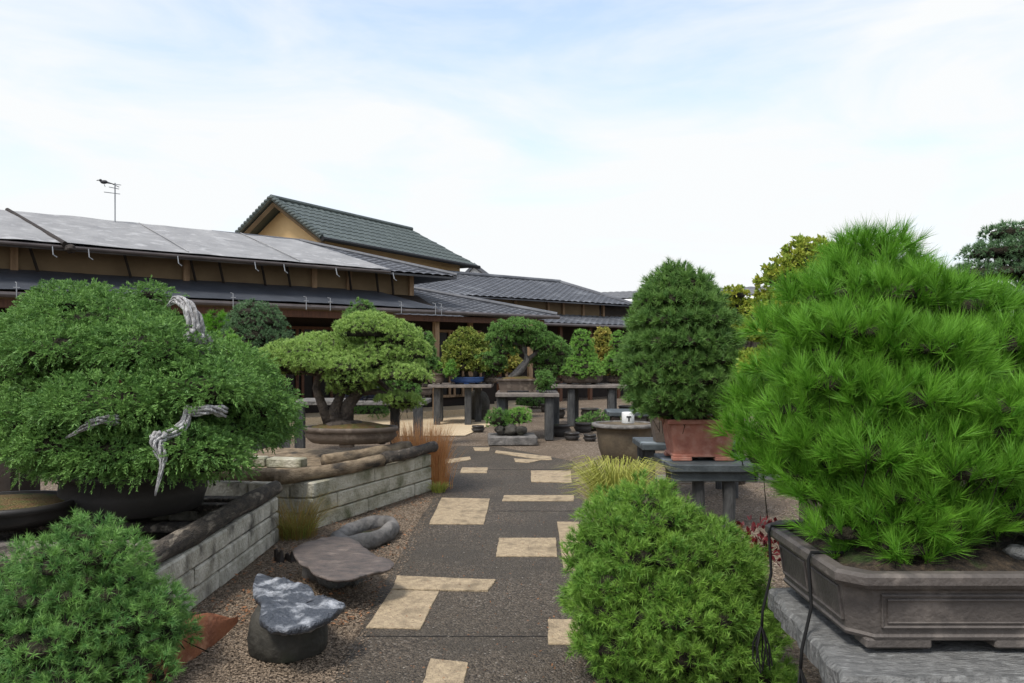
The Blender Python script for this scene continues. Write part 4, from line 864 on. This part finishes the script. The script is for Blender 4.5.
for i, pd in enumerate(pads):
    e_ = np.array(pd[:3]); s = P(318, 375, 8.5) if pd[0] < P(338, 0, 8.5)[0] else P(362, 368, 8.55); b.tube([s, (s+e_)/2+[0, 0, .02], e_], [.03, .02, .01], 6)
b.build('trunk', M['bark'], wp, True)
foliage(wp, pads, L['white_pine'], 51, spacing=.058, clump=.03, tpc=3, k=18, L_=.033, wd=.006, spread=(.2, 1.2), cut=-.12, core=.66, up=.9, under=.3, inner=.5)

# ---------------------------------------------------------------- stones left of the path
t1 = thing('stone_stool', G(286, 660), 'low stool of shiny blue grey stone slab on a round dark rock', 'stone table')
bc_ = G(287, 655)+np.array([0, .05, 0]); MB().lathe(bc_, [(.17, 0), (.2, .02), (.205, .1), (.19, .2), (.17, .235)], 30, rough=.1).build('base_stone', M['stone_dark'], t1, True)
def plate(name, outline, z, th, m, parent, bump_=.012, seed=0):
    c = np.mean(outline, axis=0); n = len(outline); V = []; Fc = []; rings_ = 7
    for s, (f, dz) in enumerate([(0.9, -th), (.985, -th*.6), (1.0, -th*.15)]+[(1-k/rings_, 0) for k in range(0, rings_)]):
        f_ = .985 if s == 3 else f
        for i, p in enumerate(outline):
            q = c+(p-c)*f_; V.append((q[0], q[1], z+dz+bump_*noise.noise(Vector((q[0]*9, q[1]*9, seed)))*(1 if s >= 2 else .3)+bump_*.5*noise.noise(Vector((q[0]*25, q[1]*25, seed)))))
    R_ = rings_+3
    for r_ in range(R_-1):
        for k in range(n): Fc.append((r_*n+k, r_*n+(k+1) % n, (r_+1)*n+(k+1) % n, (r_+1)*n+k))
    Fc += [tuple(range(n-1, -1, -1)), tuple((R_-1)*n+k for k in range(n))]
    return meshobj(name, V, Fc, m, parent, True)
def smooth_outline(pts, sub=6):
    pts = np.array(pts, float); n = len(pts); q = []
    for i in range(n):
        p0, p1, p2, p3 = pts[i-1], pts[i], pts[(i+1) % n], pts[(i+2) % n]
        for k in range(sub):
            t = k/sub; q.append(.5*((2*p1)+(-p0+p2)*t+(2*p0-5*p1+4*p2-p3)*t*t+(-p0+3*p1-3*p2+p3)*t**3))
    return np.array(q)
o1 = smooth_outline([G(px, py, .27)[:2] for px, py in ((255, 578), (262, 575), (280, 577), (292, 583), (310, 588), (318, 597), (330, 602), (345, 603), (342, 609), (328, 618), (310, 625), (285, 629), (266, 626), (259, 618), (261, 604), (253, 592))][::-1])
plate('slab_top', o1, .275, .05, M['slab_blue'], t1, .03, 1)
t2 = thing('stone_stool', G(335, 592), 'low stool of flat brown stone plate resting on rough stones', 'stone table')
o2 = smooth_outline([G(px, py, .22)[:2] for px, py in ((293, 550), (305, 543), (330, 537), (352, 539), (365, 548), (378, 556), (394, 563), (388, 570), (370, 574), (355, 579), (335, 580), (315, 575), (308, 568), (298, 562))][::-1])
plate('slab_top', o2, .225, .03, M['slab_brown'], t2, .012, 2)
for c, r_ in ((G(330, 592)+[0, .12, .09], (.13, .12, .11)), (G(350, 585)+[0, .05, .08], (.09, .12, .11)), (G(308, 585)+[0, .1, .08], (.06, .08, .1))):
    MB().blob(c, r_, .25, seed=c[0]*5).build('support_stone', M['granite'] if c[0] > -1.2 else M['stone_pale'], t2, True)
# hollow stone ring
hc_ = G(366, 545); hc_[1] = 6.6; hc_[0] = (366-512)/F*6.6
b = MB(); n = 44; seg = 14; V = []; 
ax_ = nrm(np.array([.2, .9])); bx_ = np.array([-ax_[1], ax_[0]])
for i in range(n):
    t = 2*math.pi*i/n; ra, rb_ = .40, .17; cpt = hc_[:2]+ax_*math.cos(t)*ra+bx_*math.sin(t)*rb_*1.0; outd = nrm(ax_*math.cos(t)*rb_+bx_*math.sin(t)*ra)
    rad = .06*(1+.5*noise.noise(Vector((math.cos(t)*2, math.sin(t)*2, 1)))); hgt = .07*(1+.35*noise.noise(Vector((math.cos(t)*2, math.sin(t)*2, 7))))
    for k in range(seg):
        p_ = 2*math.pi*k/seg; V.append((cpt[0]+outd[0]*math.cos(p_)*rad, cpt[1]+outd[1]*math.cos(p_)*rad, max(0, .07+math.sin(p_)*hgt)))
tr_ = thing('hollow_stone', hc_*[1, 1, 0], 'oval grey stone hollowed like a trough on the gravel by the flat brown plate', 'stone basin')
b.add(V, [(i*seg+k, i*seg+(k+1) % seg, ((i+1) % n)*seg+(k+1) % seg, ((i+1) % n)*seg+k) for i in range(n) for k in range(seg)]); b.build('rim', M['stone_pale'], tr_, True)
MB().prism([hc_[:2]+ax_*math.cos(t)*.38+bx_*math.sin(t)*.15 for t in np.linspace(0, 2*math.pi, 20, endpoint=False)], 0.0, .05).build('hollow_floor', M['soil'], tr_)
# driftwood chunk behind the plate
dwc = G(288, 562); b = MB(); rs = random.Random(6)
for i in range(9):
    x = rs.uniform(-.1, .1); b.tube([dwc+[x, rs.uniform(-.03, .03), 0], dwc+[x*1.1, 0, rs.uniform(.04, .11)]], [.035, .012], 6, rough=.3, seed=i)
tag(b.build('charred_stump', M['dark_wood'], origin=dwc), 'small jagged charred stump at the foot of the near block wall', 'stump')
# rusty plate: curved sheet lying on the gravel
V = []; nu, nv = 24, 8
A_, B_, C_, D_ = G(236, 619, .07), G(176, 683, .02), G(120, 690, .10), G(150, 645, .14)
for j_ in range(nv+1):
    for i_ in range(nu+1):
        u, v = i_/nu, j_/nv
        top_ = np.array([*(D_*(1-u)+A_*u)[:2], 0])+[0, 0, .05+.15*math.sin(math.pi*min(1, u*.9+.1))]; bot = np.array([*(C_*(1-u)+B_*u)[:2], .0])*1.0
        end = G(238, 620, .06)
        k_ = (u**4); top_ = top_*(1-k_)+end*k_; bot = (np.array([*(G(110, 720)[:2]), 0])*(1-u)+G(222, 640)*u); bot = bot*(1-k_)+end*k_
        p = top_*(1-v)+bot*v; p[2] = max(.02, p[2])+.03*math.sin(v*math.pi)+.006*noise.noise(Vector((u*9, v*5, 0))); V.append(p)
V = np.array(V); n = len(V); low = V-[0, 0, .012]; m_ = nu+1
Fc = [(j_*m_+i_, j_*m_+i_+1, (j_+1)*m_+i_+1, (j_+1)*m_+i_) for j_ in range(nv) for i_ in range(nu)]
Fc2 = Fc+[tuple(n+i for i in f[::-1]) for f in Fc]
edge = list(range(m_))+[j_*m_+nu for j_ in range(1, nv+1)]+[nv*m_+i_ for i_ in range(nu-1, -1, -1)]+[j_*m_ for j_ in range(nv-1, 0, -1)]
Fc2 += [(edge[i], n+edge[i], n+edge[(i+1) % len(edge)], edge[(i+1) % len(edge)]) for i in range(len(edge))]
tag(meshobj('rusty_plate', np.concatenate([V, low]), Fc2, M['rust'], smooth=False, origin=(*np.mean(V, axis=0)[:2], 0)), 'curved rusty metal plate lying on gravel beside the corner pine', 'metal plate')

# ---------------------------------------------------------------- grasses near the beds
oc_ = G(420, 483); og = thing('orange_grass', oc_*[1, 1, 0], 'feathery orange brown grass clump at the end of the far raised bed', 'grass clump')
ob = np.array((-1.08, 9.5, 0)); blades(og, ob, .6, .9, 1700, L['grass_orange'], 4, lean=.2, wd=.0055, kink=.2)
blades(og, np.array((-.86, 9.2, 0)), .34, .62, 170, L['grass_orange'], 5, lean=.4, wd=.0045, kink=.2)
blades(og, np.array((-.83, 8.95, 0)), .16, .2, 160, L['grass_yellow'], 6, lean=.5, wd=.008, name='base_leaves')
mg0 = np.array((-1.83, 6.75, 0)); mg = thing('corner_grass', mg0, 'thin green and rust grass tuft in the corner between the two beds', 'grass clump')
blades(mg, mg0, .34, .46, 420, L['grass_mixed'], 7, lean=.6, wd=.0045, kink=.25); blades(mg, mg0, .25, .25, 300, L['grass_yellow'], 8, lean=.8, wd=.005, kink=.3, name='low_blades')

# ---------------------------------------------------------------- background tables and bonsai
def table(px0_, px1_, Y0, Y1, z, posts, label, m=None, th=.07, legm=None, group='plank tables for bonsai'):
    x0, x1 = (px0_-512)/F*Y0, (px1_-512)/F*Y0; c = ((x0+x1)/2, (Y0+Y1)/2, 0); t = thing('wooden_table', c, label, 'table', group)
    b = MB(); n = 3; d = (Y1-Y0)/n
    for i in range(n): b.box((c[0]+.01*(i-1), Y0+d*(i+.5), z-th/2), (x1-x0, d-.015, th), .004*(i-1), bev=.01)
    b.build('table_top', m or M['table_wood'], t)
    for px, yy in posts:
        x = (px-512)/F*yy; MB().box((x, yy, (z-th)/2), (.15, .15, z-th), .1, bev=.015).build('leg', legm or M['post_grey'], t)
    return t
table(496, 560, 14.3, 15.6, .86, ((504, 15.3), (549, 14.45), (501, 14.5), (555, 15.4)), 'weathered plank table on grey posts under the twisted trunk juniper')
table(552, 628, 17.2, 18.4, .9, ((571, 17.35), (611, 17.35), (575, 18.2), (613, 18.2)), 'plank table under the layered bright green pines')
table(428, 492, 17.4, 18.6, .9, ((437, 17.6), (468, 17.6), (440, 18.4), (478, 18.4)), 'plank table under the blue pot tree beside the tan veranda post')
table(290, 425, 12.3, 13.2, .84, ((300, 12.4), (418, 12.4), (395, 13.0)), 'long pale shelf table behind the twin trunk pine', M['stone_pale'])
table(-30, 40, 7.8, 8.6, .72, ((8, 7.95), (30, 8.3)), 'dark table behind the huge juniper at the left edge', M['table_wood'], legm=M['dark_wood'])
table(700, 800, 13.0, 13.8, .84, ((710, 13.2), (790, 13.2)), 'dark blue plank table behind the red potted dome pine', M['table_blue'])
table(610, 660, 12.9, 13.8, .62, ((615, 13.0), (652, 13.0)), 'low dark table between the basin and the dome pine', M['table_blue'], legm=M['dark_wood'])

def small_bonsai(px, ytop, ybot, wpx, Y, zt_, potm, leaf_, label, seed, style='dome', potw=None, poth=.16, pad_r=None, kind='needle', trunk_r=.04, kk=12, LL=.05, ww=.012, name='bonsai_tree', leafq=False, cat='bonsai', spacing=None, sqp=0.0, group='bonsai on the far tables'):
    x = (px-512)/F*Y; c = np.array((x, Y, zt_)); t = thing(name, c, label, cat, group); r = wpx/2/F*Y
    z1 = H-(ytop-HOR)/F*Y; z0_ = H-(ybot-HOR)/F*Y
    if potm: round_pot(t, c, (potw or wpx*.8)/2/F*Y, poth, potm, M['moss'], sy=.7, feet=3, lip=.02, seg=28, sq=sqp)
    hgt = z1-z0_; pr = pad_r or r*.42; lv = []
    n = max(3, int(hgt/(pr*.55)))
    for i in range(n):
        f = (i+.5)/n
        if style == 'dome': rr = r*math.sqrt(max(.05, 1-(f*.95)**2.2))*(.9 if i == 0 else 1)
        elif style == 'cone': rr = r*(1-f*.78)
        else: rr = r*(1-abs(f-.45)*.9)
        lv.append((z0_+hgt*f+pr*.15, x, Y, rr))
    lv.append((z1-.01, x, Y, pr*.55))
    pads = mound(lv, pr, seed, .42 if style != 'dome' else .6)
    pads = [p for p in pads if p[2]+p[5] < z1+.06]
    limbs(t, c+[0, 0, poth*.8], (x, Y, z1-.1), trunk_r, pads, M['bark'], seed, .12, every=3)
    foliage(t, pads, leaf_, seed, spacing=spacing or .1, clump=.05, tpc=4, k=kk, L_=LL, wd=ww, spread=(.2, 1.3), cut=-.25, core=.76, up=.5, leaf=leafq)
    return t
small_bonsai(467, 330, 369, 50, 17.9, .9, M['pot_blue'], L['maple'], 'round leafed tree turning orange in a long blue pot', 3, 'dome', 34, .16, leafq=True, kk=7, LL=.06, ww=.035)
small_bonsai(504, 340, 371, 34, 19.5, .85, M['pot_blue'], L['orange'], 'orange leafed tree in blue pot half hidden behind the twisted juniper', 4, 'dome', 20, .16, leafq=True, kk=7, LL=.06, ww=.035)
small_bonsai(582, 331, 375, 47, 17.7, .9, M['pot_brown'], L['layer_green'], 'layered fresh green pine in a long brown pot right of the twisted juniper', 5, 'cone', 42, .2, pad_r=.2)
small_bonsai(618, 334, 372, 38, 18.2, .9, M['pot_brown'], L['layer_green'], 'layered fresh green pine touching the left side of the dome pine', 6, 'cone', 22, .16, pad_r=.19)
small_bonsai(603, 331, 372, 24, 19.5, .9, None, L['orange'], 'small golden treetop between the two layered green pines', 7, 'dome', leafq=True, kk=7, LL=.07, ww=.04)
small_bonsai(424, 333, 368, 26, 13.5, .84, M['pot_brown'], L['far_green'], 'small green tree right of the twin trunk pine', 8, 'dome', 16, .16)
small_bonsai(436, 363, 366, 10, 17.6, .9, M['pot_brown'], L['layer_green'], 'tiny plant in a dark brown pot at the tan veranda post', 9, 'dome', 16, .24)
small_bonsai(452, 362, 372, 12, 17.5, .9, None, L['layer_green'], 'little bright green ball left of the long blue pot', 10, 'dome')
small_bonsai(257, 302, 362, 72, 10.6, .5, M['pot_brown'], L['blue_pine'], 'blue green cone shaped pine with layered pads behind the huge juniper', 12, 'dome', 40, .25, pad_r=.17, kk=16, LL=.035, ww=.006, spacing=.085, trunk_r=.06)
small_bonsai(216, 314, 348, 38, 11.5, .9, None, L['black_pine'], 'small bright green round pine left of the blue green cone', 13, 'dome', kk=24, LL=.07, ww=.006)
small_bonsai(362, 303, 345, 44, 12.6, .84, M['pot_navy'], L['mid_pine'], 'dark green pine crown rising behind the twin trunk pine', 14, 'dome', 44, .2, trunk_r=.05)
small_bonsai(225, 335, 372, 50, 9.8, .5, M['pot_brown'], L['layer_green'], 'low light green shrub right behind the juniper deadwood', 15, 'dome', 30, .2, kk=16)
small_bonsai(551, 345, 373, 30, 17.8, .9, M['pot_brown'], L['far_green'], 'soft green round tree squeezed between the twisted juniper and the layered pine', 21, 'dome', 22, .14)
small_bonsai(493, 346, 372, 26, 18.0, .9, M['pot_brown'], L['juniper'], 'green round tree right of the orange turning tree in its long blue pot', 22, 'dome', 20, .14)
small_bonsai(630, 340, 374, 30, 18.0, .9, M['pot_brown'], L['layer_green'], 'fresh green tree mostly hidden behind the dome pine', 23, 'cone', 22, .14, pad_r=.18)
small_bonsai(402, 372, 399, 36, 12.75, .84, M['pot_navy'], L['juniper'], 'low green juniper in a navy pot on the long pale shelf', 24, 'dome', 26, .14)
# supports for the tall back ones
for (x, y, lab) in (((258-512)/F*10.6, 10.6, 'low stone plinth under the blue green cone pine'), ((225-512)/F*9.8, 9.8, 'low stone plinth under the light green shrub')):
    tag(MB().box((x, y, .25), (.7, .6, .498), bev=.02).build('stone_plinth', M['stone_pale'], origin=(x, y, 0)), lab, 'plinth')
x, y = (219-512)/F*11.5, 11.5
tag(MB().tube([(x, y, 0), (x, y, .88)], .16, 12, rough=.05).build('wooden_stand', M['post_grey'], origin=(x, y, 0)), 'round wooden stand under the small bright round pine', 'stand')

# twisted trunk juniper
Yt = 14.9; tc_ = np.array(((518-512)/F*Yt, Yt, .86)); tj = thing('juniper_bonsai', tc_, 'green juniper with twisted grey trunk in a rectangular brown pot', 'bonsai')
b = MB(); rbox(b, tc_, .40, .22, [(-.06, .03), (-.03, .2), (0, .22), (0, .25), (-.03, .25), (-.04, .22)]); tp_ = b.build('pot', M['pot_brown'], tj)
for s in (-1, 1): MB().box(tc_+[s*.27, 0, .016], (.14, .34, .032)).build('foot', M['pot_brown'], tp_)
MB().blob(tc_+[0, 0, .22], (.34, .18, .08), .2, flat=.0).build('soil', M['moss'], tj, True)
b = MB()
for i, (dx, dy) in enumerate(((0, 0), (.05, .03), (-.05, -.02), (.02, -.05))):
    b.tube([P(512+dx*40, 378, Yt+dy), P(520+dx*50, 370, Yt+dy), P(527+dx*30, 360, Yt+dy), P(524-dx*40, 348, Yt+dy), P(521+dx*30, 335, Yt+dy)], [.05, .042, .034, .026, .014], 8, rough=.15, seed=i)
b.tube([P(527, 360, Yt), P(540, 350, Yt), P(552, 345, Yt)], [.05, .03, .015], 6); b.tube([P(522, 345, Yt), P(505, 340, Yt), P(498, 350, Yt)], [.04, .025, .012], 6)
b.build('trunk', M['stone_pale'], tj, True)
TP = [(488,356,14.7,10,6),(562,352,14.8,12,7),(518,326,14.8,30,13),(503,336,14.7,18,10),(535,338,14.9,28,11),(505,350,14.8,15,9),(550,345,14.8,20,10),(545,360,15.2,20,10),(520,340,15.2,30,14),(498,362,15.1,12,7)]
pads = [(*P(a_, b_+d_*.3, c_), r_/F*c_*.88, r_/F*c_*.7, d_/F*c_*.75) for a_, b_, c_, r_, d_ in TP]
foliage(tj, pads, L['juniper'], 61, spacing=.095, clump=.05, tpc=4, k=12, L_=.05, wd=.012, core=.6, up=.7, cut=-.15, under=.3)
small_bonsai(545, 372, 384, 16, 14.5, .86, None, L['far_green'], 'small leafy shrub at the right end of the twisted juniper pot', 16, 'dome')

# planter block with small shrubs
pb = G(512, 446); pbt = thing('planter_block', pb*[1, 1, 0]+[0, .35, 0], 'low mossy stone slab planter with two small green bushes before the tables', 'planter')
MB().box((pb[0], pb[1]+.35, .08), (.84, .7, .16), .05, bev=.02).build('stone_slab', M['stone_pale'], pbt)
foliage(pbt, [(pb[0]-.26, pb[1]+.3, .4, .17, .17, .2), (pb[0]-.15, pb[1]+.45, .35, .15, .15, .2)], L['far_green'], 71, spacing=.08, clump=.05, tpc=4, k=12, L_=.05, wd=.01, name='bush')
foliage(pbt, [(pb[0]+.12, pb[1]+.35, .42, .2, .18, .2)], L['layer_green'], 72, spacing=.08, clump=.05, tpc=4, k=12, L_=.05, wd=.01, name='bush')
b = MB(); 
for i, (dx, r_) in enumerate(((-.02, .12), (.15, .1), (-.2, .09))): b.blob((pb[0]+dx, pb[1]+.2, .25), (r_, r_, r_*.9), .4, seed=i*4)
b.build('dark_rock', M['stone_dark'], pbt, True)
# standing stone
ss = G(482, 420); b = MB(); b.blob(ss+[-.1, 0, .3], (.26, .2, .5), .3, seed=4, flat=.32); tag(b.build('standing_stone', M['stone_dark'], smooth=True, origin=ss), 'dark upright stone under the blue pot table', 'stone')
# low clutter under tables: dark pots and shrubs
cl = [(548, 412, .2, ''), (556, 418, .22, ''), (590, 418, .22, ''), (628, 416, .24, ''), (478, 432, .12, ''), (560, 436, .2, 'row of small pots'), (583, 432, .17, ''), (600, 428, .2, ''), (572, 440, .13, ''), (640, 425, .2, ''), (590, 441, .11, '')]
labs = ['dark pot at the back left beneath the middle plank tables', 'dark pot behind the right front leg of the twisted juniper table', 'wide black pot deep in shade under the layered pine table', 'dark pot in the shade right of the layered pine table', 'little dark pot left of the low planter block', 'small dark pot left of the others under the layered pine table', 'black pot on the ground behind the front leg of the middle table', 'dark pot nearest the dome pine under the tables', 'smallest black pot in front of the middle table row', 'dark round pot behind the basin', 'tiny dark pot left of the basin on gravel']
for i, (px, py, r_, _) in enumerate(cl):
    g_ = G(px, py); t = thing('round_pot', g_, labs[i], 'pot', 'dark pots on the ground under the tables'); round_pot(t, g_, r_, r_*1.1, M['pot_black'], M['soil'], feet=0, seg=24)
for i, (px, py, lab) in enumerate(((532, 408, 'low green shrub on the ground behind the twisted juniper table'), (600, 430, 'flat dark green ground shrub beyond the middle table'), (370, 420, 'low green shrub at the foot of the long shelf table'))):
    g_ = G(px, py); t = thing('low_shrub', g_, lab, 'shrub', 'low shrubs on the ground'); foliage(t, [(g_[0], g_[1], .12, .45, .35, .22)], L['far_green'], 80+i, spacing=.1, clump=.05, tpc=4, k=12, L_=.05, wd=.012)
    MB().tube([g_, g_+[0, 0, .2]], .02, 6).build('stem', M['bark'], t)

# trees at the right back
def tree(px, Y, rows, pr, leaf_, label, seed, tr=.1, sq=.45, leafq=False, kk=14, LL=.06, ww=.01, spacing=.1, name='garden_tree', group='trees behind the big bright pine', core=.75):
    x = (px-512)/F*Y; t = thing(name, (x, Y, 0), label, 'tree', group); pads = mound(yprof(rows, Y), pr, seed, sq); z1 = max(p[2] for p in pads)
    limbs(t, (x, Y, 0), (x, Y, z1), tr, pads, M['bark'], seed, .06, every=1)
    foliage(t, pads, leaf_, seed, spacing=spacing, clump=.06, tpc=4, k=kk, L_=LL, wd=ww, spread=(.2, 1.3), cut=-.25, core=core, up=.5, leaf=leafq)
tree(1015, 8.6, [(228, 1008, 26), (250, 1010, 44), (270, 1012, 56), (298, 1018, 60), (330, 1020, 62), (370, 1020, 62), (410, 1020, 55)], .26, L['blue_pine'], 'dark blue green cloud pruned pine behind at the right edge', 91, .12, .4, LL=.05, ww=.008)
tree(812, 6.2, [(246, 810, 18), (258, 808, 32), (275, 804, 40), (300, 802, 44), (330, 798, 50), (360, 798, 50), (400, 798, 46), (440, 800, 40)], .2, L['yellow'], 'tall clipped tree with yellow green leaves peeking left of the bright pine', 92, .08, .6, True, 7, .04, .02, .075)
tree(738, 9.5, [(292, 735, 12), (305, 738, 24), (330, 740, 30), (360, 742, 32), (390, 742, 32)], .22, L['yellow'], 'golden yellow bush crown between the dome pine and the bright pine', 93, .07, .6, True, 8, .045, .02, .08)
